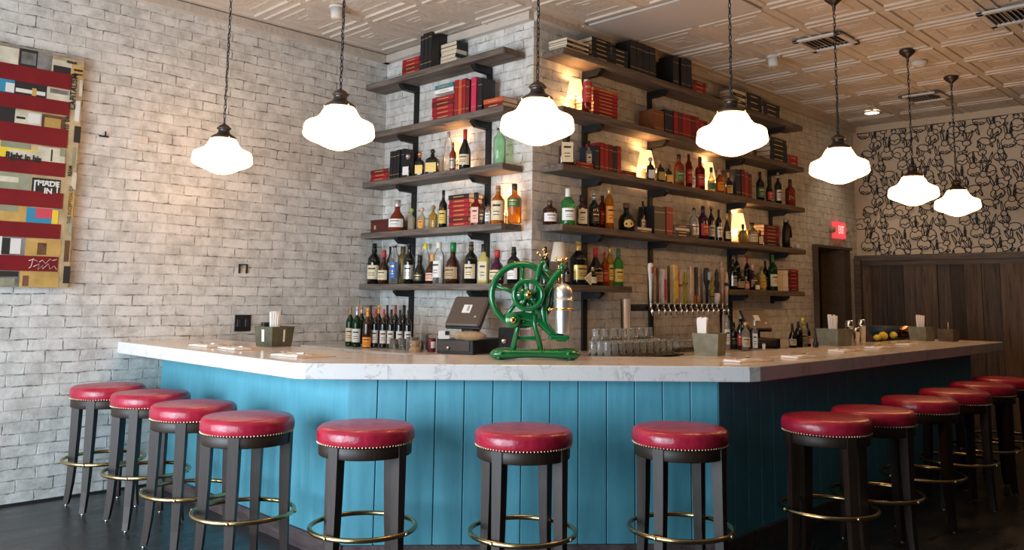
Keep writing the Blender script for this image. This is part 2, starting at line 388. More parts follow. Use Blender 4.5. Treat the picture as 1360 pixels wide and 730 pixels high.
tag(b.build('trim_2',tin),kind='structure')
def wallbox(name,lo,hi,m):
    b=MB(); b.box([(a+c)/2 for a,c in zip(lo,hi)],[c-a for a,c in zip(lo,hi)]); return structure(name,b,m)
wallbox('wall_left',(XW-.2,W,0),(.0,W+.2,ZC+.1),brickX)
wallbox('wall_inner',(0,0.25,0),(.35,W+.2,ZC+.1),brickY)
DX0,DX1,DZ=4.93,5.93,2.11
b=MB()
for lo,hi in (((.0,0,0),(DX0,.25,ZC+.1)),((DX0,0,DZ),(DX1,.25,ZC+.1)),((DX1,0,0),(LX+.2,.25,ZC+.1))):
    b.box([(a+c)/2 for a,c in zip(lo,hi)],[c-a for a,c in zip(lo,hi)])
# keep wall_right in front of the pillar corner: same plane y=0
structure('wall_right',b,brickX)
ZW=1.985
papr=mat('wallpaper_tan',(.56,.44,.31),.7)
ink=mat('wallpaper_ink',(.02,.017,.015),.7)
wallbox('wall_back',(XW-.2,YB-.2,0),(8,YB,ZC+.1),dimwall)
# window wall at x=XW
wins=[(-3.4,-1.6),(-1.25,.2),(.35,1.8)]; z0,z1=.15,2.6  # unseen openings; the first is added for more frontal light on the bar
b=MB(); ys=[YB]+[y for w_ in wins for y in w_]+[W+.2]
for k in range(0,len(ys),2): b.box((XW-.1,(ys[k]+ys[k+1])/2,ZC/2),(.2,ys[k+1]-ys[k],ZC+.1))
for a_,c_ in wins:
    b.box((XW-.1,(a_+c_)/2,z0/2),(.2,c_-a_,z0)); b.box((XW-.1,(a_+c_)/2,(z1+ZC+.1)/2),(.2,c_-a_,ZC+.1-z1))
structure('wall_window',b,dimwall)
for k,(a_,c_) in enumerate(wins):
    b=MB(); 
    for yy in (a_+.03,(a_+c_)/2,c_-.03): b.box((XW-.1,yy,(z0+z1)/2),(.08,.06,z1-z0))
    for zz in (z0+.03,z1-.03,2.5): b.box((XW-.1,(a_+c_)/2,zz),(.08,c_-a_,.06))
    structure('window_%d'%(k+1),b,blackm)

# rabbit wallpaper: wall_far
def ribbon(mb,pts,w,off,mi,closed=False):
    P=[Vector(p) for p in pts]; N=len(P); l=[]; 
    for i in range(N):
        a=P[(i-1)%N] if closed or i>0 else P[0]; c=P[(i+1)%N] if closed or i<N-1 else P[-1]
        t=(c-a); t=t.normalized() if t.length>1e-9 else Vector((1,0)); nn=Vector((-t.y,t.x)); 
        ww=w*(.65+.5*abs(sin(i*1.7+P[0].x*9)))
        l.append((P[i]+nn*ww/2,P[i]-nn*ww/2))
    vs=[];fs=[]
    for a,c in l: vs+=[off(a),off(c)]
    R=N if closed else N-1
    for i in range(R):
        j=(i+1)%N; fs.append((2*i,2*j,2*j+1,2*i+1))
    mb.add(vs,fs,mi)
def ell(cx,cy,rx,ry,a0=0,a1=360,n=22,rot=0):
    r=radians(rot); o=[]
    for i in range(n+1):
        t=radians(a0+(a1-a0)*i/n); x,y=rx*cos(t),ry*sin(t); o.append(Vector((cx+x*cos(r)-y*sin(r),cy+x*sin(r)+y*cos(r))))
    return o
def leafp(x,y,ang,L_,w_,n=12):
    a=radians(ang); d=Vector((cos(a),sin(a))); e=Vector((-d.y,d.x)); o=[]
    for i in range(n+1):
        t=i/n; o.append(Vector((x,y))+d*(L_*t)+e*(w_*sin(pi*t**.8)))
    for i in range(n,-1,-1):
        t=i/n; o.append(Vector((x,y))+d*(L_*t)-e*(w_*sin(pi*t**.8)))
    return o
def rabbit(kind):
    """list of (outline, filled?, closed?) in a unit square"""
    if kind==0:  # sitting sideways
        return [(ell(.62,.30,.36,.29),1,1),(ell(.95,.2,.06,.06),1,1),(leafp(.22,.60,104,.60,.052),1,1),(leafp(.32,.58,76,.58,.05),1,1),(ell(.26,.50,.19,.14,rot=-15),1,1),
                (ell(.7,.16,.17,.15,20,200),0,0),(ell(.3,.05,.13,.05),1,1),(ell(.2,.53,.018,.022),2,1)]
    if kind==1:  # facing the room
        return [(ell(.5,.22,.33,.26),1,1),(leafp(.42,.60,98,.62,.05),1,1),(leafp(.58,.60,80,.62,.05),1,1),(leafp(.41,.66,100,.36,.02),0,1),(ell(.5,.52,.16,.15),1,1),
                (ell(.43,.55,.018,.022),2,1),(ell(.57,.55,.018,.022),2,1),(ell(.5,.46,.016,.012),2,1),(ell(.38,.06,.09,.05),1,1),(ell(.62,.06,.09,.05),1,1)]
    if kind==2:  # leaping
        return [(ell(.58,.42,.36,.2,rot=18),1,1),(leafp(.22,.52,128,.55,.05),1,1),(leafp(.28,.54,100,.55,.045),1,1),(ell(.2,.44,.16,.12,rot=-25),1,1),(leafp(.85,.42,-60,.38,.05),1,1),
                (leafp(.35,.28,-120,.28,.04),1,1),(ell(.14,.46,.018,.02),2,1)]
    return [(ell(.5,.3,.3,.3),1,1),(ell(.5,.72,.13,.11),1,1),(leafp(.44,.74,112,.52,.045),1,1),(leafp(.56,.74,70,.54,.045),1,1),(ell(.33,.14,.16,.12,0,180),0,0),(ell(.68,.14,.16,.12,0,180),0,0),(ell(.45,.74,.016,.02),2,1),(ell(.55,.74,.016,.02),2,1)]
wp=MB(); rnd=random.Random(3)
wp.box((LX+.1,(YB)/2,(ZW+ZC)/2+.05),(.2,-YB+.2,ZC-ZW+.1),0)
TW,TH=.70,.74; spots=[]
rows=[(0,.58),(0.13,.435),(.04,.29),(.17,.145),(.08,.0)]
k=0
for ri,(sx_,zy) in enumerate(rows):
    for ci in range(3):
        spots.append((sx_+ci*TW/3+rnd.uniform(-.05,.05),zy+rnd.uniform(-.035,.035),[0,1,3,2,1][(ci+ri*2)%5],rnd.choice((1,-1)),rnd.uniform(.20,.245),rnd.uniform(-12,12)))
yy=.0
def clipz(z): return min(max(z,ZW+.002),ZC-.085)
for iy in range(0,7):
    for iz in range(-1,3):
        for si,(px,pz,kd,fl,sc,rot) in enumerate(spots):
            oy=-(iy*TW+px)-0.0; oz=ZW-.2+iz*TH+pz
            if oz>ZC-.08 or oz+sc*1.1<ZW: continue
            if oy<-4.5: continue
            for oi,(pts,fill,cl) in enumerate(rabbit(kd)):
                d=.0012+si*.0022+oi*.00022
                r=radians(rot)
                def f2(p,d=d):
                    x=(p.x-.5)*fl; y=p.y-.4; X=x*cos(r)-y*sin(r); Y=x*sin(r)+y*cos(r)
                    return Vector((LX-d,min(oy-(X+.5)*sc,-.004),clipz(oz+(Y+.4)*sc)))
                if fill: 
                    P=[f2(p) for p in pts[:-1]]; c=sum(P,Vector())/len(P)
                    zs=[p.z for p in P]
                    if max(zs)-min(zs)>1e-4: wp.add(P+[c],[(i,len(P),(i+1)%len(P)) for i in range(len(P))],1 if fill==2 else 0)
                if fill!=2: 
                    def f3(p,d=d+.0001): 
                        q=f2(p,d); return q
                    zs=[f3(p).z for p in pts]
                    seg=[p for p in pts if ZW+.004<f3(p).z<ZC-.087]
                    if len(seg)==len(pts): ribbon(wp,pts,.0115/sc,f3,1)
                    elif len(seg)>2: ribbon(wp,seg,.0115/sc,f3,1)
structure('wall_far',wp,[papr,ink])
# lower boards on far wall
b=MB(); y=0.0; tones=[]
rr=random.Random(11)
while y>YB:
    w_=rr.uniform(.13,.26); d_=rr.uniform(0,.012); n0=len(b.f)
    b.box((LX-.02-d_/2,y-w_/2,ZW/2),(.06+d_,w_-.005,ZW)); t_=rr.uniform(.5,1.55); wv=rr.uniform(.02,.22); tones+=[(t_*(1+wv),t_,t_*(1-wv))]*(len(b.f)-n0); y-=w_
o=b.build('wall_boards',barn); at=o.data.color_attributes.new('tone','FLOAT_COLOR','CORNER')
li=0
for p,tn in zip(o.data.polygons,tones):
    for _ in p.loop_indices: at.data[li].color=(*tn,1); li+=1
tag(o,kind='structure'); o.name='wall_paneling'
b=MB(); b.box((LX-.05,YB/2,ZW+.005),(.1,-YB,.07)); b.box((LX-.03,YB/2,ZW-.06),(.075,-YB,.06)); tag(b.build('trim_3',wood_mat('rail_wood',(.04,.028,.02),(.10,.07,.05),(.15,.11,.08),1)),kind='structure')
b=MB(); b.box((LX-.06,-.04,ZW/2),(.13,.09,ZW)); tag(b.build('trim_4',MAT['rail_wood']),kind='structure')
b=MB(); b.box((LX-.01,YB/2,ZC-.045),(.06,-YB,.085)); tag(b.build('trim_5',papr),kind='structure')
# doorway with a dark passage
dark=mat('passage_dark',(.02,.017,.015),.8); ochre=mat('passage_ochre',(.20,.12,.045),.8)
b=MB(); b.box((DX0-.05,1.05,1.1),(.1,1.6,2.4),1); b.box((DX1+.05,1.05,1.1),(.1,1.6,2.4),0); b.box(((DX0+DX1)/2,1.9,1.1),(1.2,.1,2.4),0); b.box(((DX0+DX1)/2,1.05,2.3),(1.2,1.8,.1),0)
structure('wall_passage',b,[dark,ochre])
b=MB(); fr=.05
b.box((DX0+.0,.10,DZ/2),(.03,.32,DZ)); b.box((DX1-.10,.12,DZ/2),(.2,.30,DZ)); b.box(((DX0+DX1)/2,.10,DZ-.015),(DX1-DX0,.32,.03))
tag(b.build('door_1',mat('door_frame_brown',(.10,.075,.055),.6,noise=.15)),kind='structure')
# near-black strip drawn for the gap at the foot of the left wall
b=MB(); b.box((-4.5,W-.004,.006),(5.0,.012,.018)); tag(b.build('gap_strip_left',mat('gap_dark',(.01,.01,.01),.9)),kind='structure')

# ------------------------------------------------------------------ bar
ZT=1.07; CT=.085
outer=[(-2.365,W),(-2.365,-.50),(-2.335,-.56),(-.53,-2.165),(-.46,-2.19),(4.22,-2.19),(4.22,-1.45),(-.25,-1.45),(-1.60,-.22),(-1.60,W)]
b=MB(); b.prism(outer[::-1] if False else outer,ZT-CT,ZT)
o=b.build('bar_countertop',quartz); tag(o,'white veined stone bar countertop wrapping round the blue panelled bar','countertop')
bv=o.modifiers.new('bevel','BEVEL'); bv.width=.007; bv.segments=3; bv.limit_method='ANGLE'
# bar body
bar=thing('bar_counter','sky blue panelled bar front under the stone countertop','bar',(0,0,0))
P0,P1,P2,P3=Vector((-2.03,W-.004)),Vector((-2.08,-.60)),Vector((-.545,-1.975)),Vector((4.1,-1.93))
zb,zt=.10,ZT-CT
def panel(name,a,c,nb,d=.03,parent=bar,z0=zb,z1=zt,gap=.004,m=blue):
    b=MB(); t=(c-a); L_=t.length; t.normalize(); nrm=Vector((t.y,-t.x)) # outward
    if nrm.dot(Vector((-1,-1)))<0: nrm=-nrm
    ang=math.atan2(t.y,t.x); w_=L_/nb
    for k in range(nb):
        mid=a+t*(w_*(k+.5))-nrm*(d/2)
        b.box((mid.x,mid.y,(z0+z1)/2),(w_-gap,d,z1-z0),rz=ang,bev=.003)
    mid=(a+c)/2-nrm*(d+.01); b.box((mid.x,mid.y,(z0+z1)/2),(L_-.01,.02,z1-z0),rz=ang)
    return b.build(name,m,parent)
panel('side_panel',P0,P1,1); panel('front_panel',P1,P2,13); panel('side_panel',P2,P3,29)
b=MB(); 
for a,c in ((P0,P1),(P1,P2),(P2,P3)):
    t=(c-a); L_=t.length; t.normalize(); nrm=Vector((t.y,-t.x)); nrm=nrm if nrm.dot(Vector((-1,-1)))>0 else -nrm
    mid=(a+c)/2+nrm*.004; b.box((mid.x,mid.y,zb/2),(L_-.004,.025,zb),rz=math.atan2(t.y,t.x))
tag(b.build('base_board',basewood,bar),'purplish brown wood base board')
b=MB(); inner=[(P0.x+.05,W-.01),(P1.x+.06,P1.y+.02),(P2.x+.02,P2.y+.06),(P3.x-.05,P3.y+.05),(P3.x-.05,-1.5),(-.25,-1.5),(-1.65,-.2),(-1.65,W-.01)]
b.prism(inner,.0,zt-.002); b.build('cabinet_body',blackp,bar)
# back bar
bb=thing('back_bar','low dark back bar with pale stone top along both brick walls','back bar',(0,0,0))
poly=[(-.02,W-.02),(-.84,W-.02),(-.78,.05),(-.05,-.72),(4.5,-.86),(4.5,-.02),(-.02,-.02)]
b=MB(); b.prism(poly,.955,1.0); b.build('back_bar_top',quartz,bb)
polyi=[(-.03,W-.03),(-.78,W-.03),(-.72,.07),(-.02,-.66),(4.45,-.80),(4.45,-.03),(-.03,-.03)]
b=MB(); b.prism(polyi,.0,.954); b.build('cabinet_body',blackp,bb)

# ------------------------------------------------------------------ stools
def make_stool():
    t=thing('bar_stool','red leather bar stool','stool')
    b=MB(); R=.25
    prof=[(.0001,.682),(R-.02,.682),(R-.006,.686),(R,.696),(R+.002,.712),(R,.734),(R-.005,.747),(R-.018,.757),(R-.045,.760),(R-.09,.764),(R*.4,.768),(.0001,.769)]
    b.lathe(prof,56); s=b.build('seat',leather,t)
    b=MB()
    for k in range(88):
        a=2*pi*k/88; b.sphere((cos(a)*(R-.004),sin(a)*(R-.004),.688),.0052,n=6)
    b.build('nailhead_trim',brassn,s)
    b=MB(); b.lathe([(.18,.630),(.236,.630),(.239,.634),(.239,.680),(.236,.683),(.18,.683),(.18,.630)],48,cap=False); b.build('seat_frame',stoolwood,t)
    for k in range(4):
        b=MB(); a=pi/4+k*pi/2; e=Vector((cos(a),sin(a),0)); f=Vector((-sin(a),cos(a),0)); secs=[]
        for z,r,w_ in ((.683,.216,.058),(.45,.218,.053),(.27,.222,.047),(.14,.229,.041),(.05,.240,.036),(.012,.248,.034)):
            c=e*r+Vector((0,0,z)); h=w_/2
            secs.append([c-f*h-e*h,c+f*h-e*h,c+f*h+e*h,c-f*h+e*h][::1])
        b.loft(secs); lg=b.build('leg',stoolwood,t)
        b=MB(); c=e*.248; b.lathe([(.0001,0),(.011,0),(.011,.006),(.006,.013),(.0001,.013)],10,(c.x,c.y,0)); b.build('foot_glide',steel,lg)
    b=MB(); b.tube([(cos(2*pi*i/48)*.268,sin(2*pi*i/48)*.268,.300) for i in range(48)],  .0115,8,closed=True); rg=b.build('foot_ring',brass,t)
    for k in range(4):
        b=MB(); a=pi/4+k*pi/2; b.sphere((cos(a)*.279,sin(a)*.279,.300),.009,n=8); b.build('screw',brassn,rg)
    return t
stool0=make_stool()
STO=[(144,520,18,'red leather bar stool closest to the white brick wall, farthest back','' ),
(200.5,530,20,'red leather bar stool second out from the white brick wall',''),
(257.5,546,28,'red leather bar stool third out from the white brick wall',''),
(329,563,28,'red leather bar stool fourth out from the brick wall, before the first bar corner',''),
(486,576,4,'red leather bar stool at the front, below the left end of the angled bar front',''),
(695.5,581,12,'red leather bar stool centred on the angled blue bar front, below the green machine',''),
(903,579,18,'red leather bar stool on the angled blue front beside the dark bar corner',''),
(1097,564,-12,'red leather bar stool first round the corner on the shadowed bar side',''),
(1160,553,10,'red leather bar stool in shade, second past the bar corner, overlapped by the first',''),
(1221,538,0,'red leather bar stool in shade, third past the bar corner',''),
(1268,527,20,'red leather bar stool in shade, fourth past the bar corner',''),
(1304,517,8,'red leather bar stool in deep shade, fifth past the bar corner',''),
(1333,509,0,'red leather bar stool farthest along the dark side, by the board wall','')]
def place_stool(u,v,phi,lab,first):
    p=on(2,.750,u,v+1); o=stool0 if first else copy_tree(stool0); o.scale=(.95,.95,1.055)
    o.location=(p.x,p.y,0); o.rotation_euler=(0,0,-pi/4+radians(phi)+math.atan((685-u)/F)); tag(o,lab,'stool','red leather stools around the bar')
for k,(u,v,phi,lab,_) in enumerate(STO): place_stool(u,v,phi,lab,k==0)

# ------------------------------------------------------------------ pendants
gp=[(125,300),(137,316),(148,335),(160,358),(174,379),(193,398),(217,412),(244,424),(270,434),(288,447),(296,466),(301,505),(305,538),(302,552),(290,566),(268,580),(240,594),(210,605),(188,612),(160,627),(130,642),(95,657),(50,670),(.05,676)]
gs=.2125/305
def make_pendant():
    t=thing('pendant_lamp','schoolhouse pendant','lamp')
    # local origin: centre of globe (y=487 in the sketch)
    b=MB(); prof=[(r*gs,(487-y)*gs) for r,y in gp][::-1]; b.lathe(prof,48); 
    gl=b.build('globe',ballg,t)
    fp=[(126,302),(130,296),(130,286),(124,278),(110,268),(84,252),(66,238),(58,222),(57,200),(62,196),(74,192),(74,184),(66,176),(56,166),(44,154),(26,144),(14,138),(10,128),(.05,126)]
    b=MB(); b.lathe([(r*gs,(487-y)*gs) for r,y in fp],32); ft=b.build('fitter',bronze,t)
    b=MB()
    for k in range(3):
        a=k*2*pi/3+.5; b.sphere((cos(a)*.093,sin(a)*.093,(487-291)*gs),.006,n=6)
    b.build('thumbscrew',brassn,ft)
    zt=ZC-LZ; z=(487-128)*gs; b=MB(); i=0; ll=.034
    while z<zt-.05:
        pts=[]
        for k in range(10):
            a=2*pi*k/10; x=cos(a)*.0085; zz=sin(a)*.021
            pts.append((x if i%2 else 0, 0 if i%2 else x, z+.017+zz))
        b.tube(pts,.0026,5,closed=True); z+=ll; i+=1
    n_=40; b.tube([(.007*cos(k*1.1),.007*sin(k*1.1),(487-130)*gs+(zt-.04-(487-130)*gs)*k/n_) for k in range(n_+1)],.0032,5)
    b.build('chain',blackm,t)
    b=MB(); b.lathe([(.0001,zt-.12),(.010,zt-.118),(.013,zt-.10),(.011,zt-.085),(.020,zt-.07),(.045,zt-.05),(.066,zt-.03),(.072,zt-.012),(.066,zt-.001),(.0001,zt-.001)],28); b.build('ceiling_canopy',bronze,t)
    return t
LZ=2.425
LP=[(295.5,200,78,'closest to the white brick wall with the art'),(450.5,163,95,'second out from the art wall, over the first bar corner'),(713.5,155,99,'in front of the brick pillar corner, over the green machine'),
(972,171,94,'in front of the long bookshelves, over the second bar corner'),(1114.5,213,77,'between the shelves and the rabbit wallpaper'),(1213,246,64,'before the rabbit wallpaper, second last in the row'),(1271.5,262,56,'farthest along the bar, last against rabbit wallpaper')]
pend0=make_pendant()
for k,(u,v,w_,lab) in enumerate(LP):
    p=on(2,LZ,u,v+8); o=pend0 if k==0 else copy_tree(pend0); o.location=(p.x,p.y,LZ)
    tag(o,'white schoolhouse glass pendant '+lab,'lamp','white glass pendants over the bar')

# ------------------------------------------------------------------ shelves
TH_=.052
SH={1:3.41,2:2.935,3:2.475,4:2.003,5:1.535}
NM={1:'top',2:'second highest',3:'middle',4:'fourth highest',5:'lowest'}
for k,z in SH.items():
    b=MB(); b.box((-.140,(1.95+.085)/2,z-TH_/2),(.232,1.865,TH_),bev=.006)
    tag(b.build('plank_shelf',shelfY),'weathered grey plank shelf, %s on the short brick wall'%NM[k],'shelf','shelves on the short wall')
for k,z in SH.items():
    if k<5: segs=[(.07,4.22,'')]
    else: segs=[(.06,.97,'short'),(2.5,4.16,'far')]
    for x0_,x1_,wd in segs:
        b=MB(); b.box(((x0_+x1_)/2,-.140,z-TH_/2),(x1_-x0_,.232,TH_),bev=.006)
        lab={'':'long weathered plank shelf, %s on the long brick wall'%NM[k],'short':'short weathered plank shelf behind the green machine, lowest by the pillar','far':'lowest weathered plank shelf above the far register'}[wd]
        tag(b.build('plank_shelf',shelfX),lab,'shelf','shelves on the long wall')
UPR=[]
def bracket(pos,axis,levels,lab,zlow=1.0):
    t=thing('shelf_bracket',lab,'bracket',(0,0,0),0,'black steel shelf brackets')
    b=MB(); ztop=SH[min(levels)]-TH_-.001
    if axis=='L': b.box((-.012,pos,(ztop+zlow)/2),(.022,.055,ztop-zlow))
    else: b.box((pos,-.012,(ztop+zlow)/2),(.055,.022,ztop-zlow))
    b.build('upright',blackm,t)
    for k in levels:
        zz=SH[k]-TH_-.001; b=MB(); pl=[(-.023,zz-.001),(-.205,zz-.001),(-.205,zz-.02),(-.165,zz-.055),(-.023,zz-.06)]
        n=len(pl); vs=[]
        for s_ in (-.026,.026):
            for (d_,z_) in pl: vs.append((d_,pos+s_,z_) if axis=='L' else (pos+s_,d_,z_))
        b.add(vs,[tuple(range(n-1,-1,-1)),tuple(range(n,2*n))]+[(i,(i+1)%n,n+(i+1)%n,n+i) for i in range(n)])
        b.build('arm',blackm,t)
for _b,_ps,_ks in (('L',(1.475,.50),(2,3,4,5)),('R',(.63,2.97,3.87),(2,3,4,5)),('R',(1.575,),(2,3,4))):
    for _p in _ps:
        for _k in _ks: UPR.append((_b,_k,_p))
bracket(1.475,'L',[1,2,3,4,5],'black steel shelf bracket nearer the inner corner on the short wall')
bracket(.50,'L',[1,2,3,4,5],'black steel shelf bracket nearer the pillar on the short wall',1.35)
bracket(.63,'R',[1,2,3,4,5],'black steel shelf bracket nearest the pillar on the long wall')
bracket(1.575,'R',[1,2,3,4],'black steel shelf bracket behind the beer taps')
bracket(2.97,'R',[1,2,3,4,5],'black steel shelf bracket at the near end of the lowest far shelf')
bracket(3.87,'R',[1,2,3,4,5],'black steel shelf bracket farthest along the long wall',1.40)

# ------------------------------------------------------------------ bottles & books
PROF={
'wine':([(.90,0),(.98,.01),(1,.03),(1,.58),(.95,.64),(.62,.71),(.40,.76),(.32,.80),(.31,.90),(.35,.905),(.35,.925),(.31,.93),(.31,.985)],.76,(.12,.45)),
'burg':([(.9,0),(1,.02),(1,.42),(.9,.50),(.62,.60),(.40,.70),(.32,.78),(.31,.98)],.78,(.1,.36)),
'liq':([(.9,0),(1,.02),(1,.58),(.94,.64),(.70,.69),(.42,.74),(.36,.80),(.36,.90),(.42,.905),(.42,.92),(.3,.925)],.84,(.12,.46)),
'squat':([(.9,0),(1,.03),(1,.52),(.92,.60),(.55,.66),(.30,.70),(.28,.80)],.78,(.1,.45)),
'jug':([(.82,0),(.95,.06),(1,.22),(.97,.40),(.78,.54),(.46,.62),(.34,.68),(.34,.86)],.82,(.12,.40)),
'flare':([(.75,0),(.9,.05),(1,.25),(.85,.45),(.5,.60),(.34,.70),(.32,.95)],.80,(.1,.36)),
'tall':([(.9,0),(1,.015),(1,.66),(.85,.74),(.50,.80),(.40,.86),(.38,.97)],.86,(.15,.55)),
'box':([(.97,0),(1,.01),(1,.60),(.95,.64),(.45,.70),(.40,.74),(.40,.85)],.80,(.08,.55)),
'deca':([(.8,0),(1,.06),(1,.30),(.80,.48),(.45,.60),(.32,.68),(.32,.80)],.78,(.12,.38)),
}
def bottle(h,r,kind,glass,lab,cap,capk='screw',rz=0,face=-pi/2,sq=0,lz=None,name='liquor_bottle'):
    pf,cz,lzd=PROF[kind]; lz=lz or lzd
    t=bpy.data.objects.new(name,None); COL.objects.link(t); t.empty_display_size=.03
    s=sq or (5 if kind in('box',) else 0); fac=.86 if s else 1
    if kind=='squat' and not sq: s=4; fac=.9
    b=MB(); b.lathe([(pr_*r*fac,z*h) for pr_,z in pf],24,sq=s,sy=(.62 if s else 1)); b.build('glass_body',G[glass],t)
    nr=pf[-1][0]*r*fac
    b=MB()
    if capk=='screw': b.lathe([(nr*1.22,cz*h+(.0)),(nr*1.25,cz*h+.002),(nr*1.22,h*.995),(nr*.9,h),(.0001,h)],14)
    elif capk=='foil': b.lathe([(pf[-2][0]*r*1.08+.0008,max(.72,cz-.05)*h),(nr*1.14,cz*h+.02),(nr*1.14,h*.995),(nr*.9,h),(.0001,h)],14)
    elif capk=='ball': b.lathe([(nr*1.1,pf[-1][1]*h),(nr*1.15,cz*h)],12); b.sphere((0,0,h*.90),h*.095,n=12)
    elif capk=='cork': b.lathe([(nr*.8,pf[-1][1]*h-.001),(nr*.8,.93*h),(nr*1.5,.93*h),(nr*1.5,h),(.0001,h)],14)
    elif capk=='pour': b.lathe([(nr*1.1,pf[-1][1]*h-.01),(nr*1.1,pf[-1][1]*h+.01),(.004,pf[-1][1]*h+.015),(.003,h*1.0),(.0001,h)],10)
    b.build('cap',L[cap] if cap in L else cap,t)
    if lab:
        b=MB(); z0_,z1_=lz[0]*h,lz[1]*h; rr=r*fac*1.012+.0006
        rad=1.0
        if s:
            # flat front label on the broad face (local -y)
            x=r*fac*.80; y=-r*fac*.62*1.0-.0012; b.add([(-x,y,z0_),(x,y,z0_),(x,y,z1_),(-x,y,z1_),(-x,y+.001,z0_),(x,y+.001,z0_),(x,y+.001,z1_),(-x,y+.001,z1_)],[(0,1,2,3),(7,6,5,4),(0,4,5,1),(2,6,7,3)])
        elif lab.startswith('oval'):
            n=18; vs=[]; 
            for i in range(n):
                a=2*pi*i/n; aa=cos(a)*.62; zz=(z0_+z1_)/2+sin(a)*(z1_-z0_)/2; vs.append((sin(aa)*rr,-cos(aa)*rr,zz))
            vs.append((0,-rr*1.01,(z0_+z1_)/2)); b.add(vs,[(i,(i+1)%n,n) for i in range(n)])
        else: b.lathe([(rr,z0_),(rr,z1_)],18,a0=-pi/2-1.15,a1=-pi/2+1.15)
        if lab.startswith('oval'): lm=L[lab[4:]]
        else: lm=L[lab]
        lb=b.build('label',lm,t)
        if h>.16 and not lab.startswith('oval'):
            # printed bands on the label
            b=MB(); dk=L['black'] if lab not in('black','green','blue','red') else L['gold']
            for (a_,c_,wa) in ((.70,.80,.62),(.42,.46,.5),(.26,.30,.5)):
                za,zb2=z0_+(z1_-z0_)*a_,z0_+(z1_-z0_)*c_
                if s: x=r*fac*.80*wa; y=-r*fac*.62-.0018; b.add([(-x,y,za),(x,y,za),(x,y,zb2),(-x,y,zb2)],[(0,1,2,3)])
                else: b.lathe([(rr+.0005,za),(rr+.0005,zb2)],8,a0=-pi/2-wa,a1=-pi/2+wa)
            b.build('print',dk,lb)
    t.rotation_euler=(0,0,rz); return t
CNT={}
BANK={'L':'short wall','R':'long wall'}
def solve(bank,k,u,off,z=None):
    """run coordinate on the shelf plane whose picture column is u"""
    z=SH[k] if z is None else z
    lo,hi=(-.3,2.2) if bank=='L' else (-.5,5.2)
    for _ in range(40):
        mid=(lo+hi)/2; p=(-off,mid,z) if bank=='L' else (mid,-off,z)
        um=pr(p)[0]
        if (bank=='L' and um>u) or (bank=='R' and um<u): lo=mid
        else: hi=mid
    return (lo+hi)/2
def place(bank,k,u,off,z=None):
    s=solve(bank,k,u,off,z); z=SH[k] if z is None else z
    return Vector((-off,s,z)) if bank=='L' else Vector((s,-off,z))
def wherefrom(bank,k):
    key=(bank,k); CNT[key]=CNT.get(key,0)+1
    st={'L':'inner corner','R':'pillar'}[bank]
    return '%s from %s, %s %s shelf'%(ORD[CNT[key]-1],st,BANK[bank].replace(' wall','-wall'),{1:'top',2:'second',3:'middle',4:'fourth',5:'lowest'}[k])
OCC={}; QUE=[]
def occ(bank,k,s0,s1,o0,o1): OCC.setdefault((bank,k),[]).append((min(s0,s1),max(s0,s1),o0,o1))
for _b,_k,_p in UPR: occ(_b,_k,_p-.03,_p+.03,0,.026)
def hits(bank,k,s_,o_,r):
    t=0
    for q in OCC.get((bank,k),[]):
        if len(q)==4:
            dx=max(q[0]-s_,0,s_-q[1]); dy=max(q[2]-o_,0,o_-q[3]); t=max(t,r-math.hypot(dx,dy))
        else: t=max(t,r+q[2]-math.hypot(s_-q[0],o_-q[1]))
    return t
def Bt(bank,k,u,w_,h_,kind,glass,lab,cap,capk,desc,off=.125,**kw):
    QUE.append((bank,k,u,w_,h_,kind,glass,lab,cap,capk,desc+', '+wherefrom(bank,k),off,kw))
def flush():
    for q in sorted(QUE,key=lambda q:-q[3]): _Bt(*q)
def _Bt(bank,k,u,w_,h_,kind,glass,lab,cap,capk,desc,off,kw):
    best=None
    for sc in (1,.94,.88,.82,.76):
        r=w_*mpp(place(bank,k,u,off))/2*sc
        for du in (0,-1,1,-2,2,-3,3,-4,4):
            for i in range(0,26):
                for sg in (1,-1):
                    o_=off+sg*i*.008
                    if o_<r+.026 or o_>.252-r*.8: continue
                    s_=solve(bank,k,u+du,o_)
                    if bank=='R' and s_<.07+r*.55: continue
                    ht=hits(bank,k,s_,o_,r+.001)
                    if best is None or ht<best[0]-1e-6: best=(ht,o_,sc,du)
                    if ht<=0: break
                if best and best[0]<=0: break
            if best and best[0]<=0: break
        if best and best[0]<=0: break
    if best: off=best[1]; w_*=best[2]; u+=best[3]
    if best and best[0]>0: print('TIGHT',desc,round(best[0],3))
    p=place(bank,k,u,off); OCC.setdefault((bank,k),[]).append((solve(bank,k,u,off),off,w_*mpp(p)/2)); m_=mpp(p); r=w_*m_/2; h=h_*m_
    face=radians(-90 if bank=='L' else 0)+radians(random.uniform(-12,12))+ (radians(20) if bank=='L' else radians(-25))
    o=bottle(h,r,kind,glass,lab,cap,capk,rz=face,**kw); o.location=p+Vector((0,0,.0005))
    tag(o,desc,'bottle','bottles on the %s shelves'%BANK[bank]); return o
def book_mb(t,h,d):  # thickness x, depth y, height z; spine toward -y, origin at the spine's bottom left
    b=MB(); c=.003
    b.box((c/2,d/2,h/2),(c,d,h),0); b.box((t-c/2,d/2,h/2),(c,d,h),0); b.box((t/2,c/2,h/2),(t,c,h),0,bev=.001)
    b.box((t/2,d/2-.001,h/2),(max(t-2*c,.002),d-.006,h-.008),1)
    for z_ in (.16,.80): b.box((t/2,-.0004,h*z_),(t*.92,.0012,.0035),2)
    return b
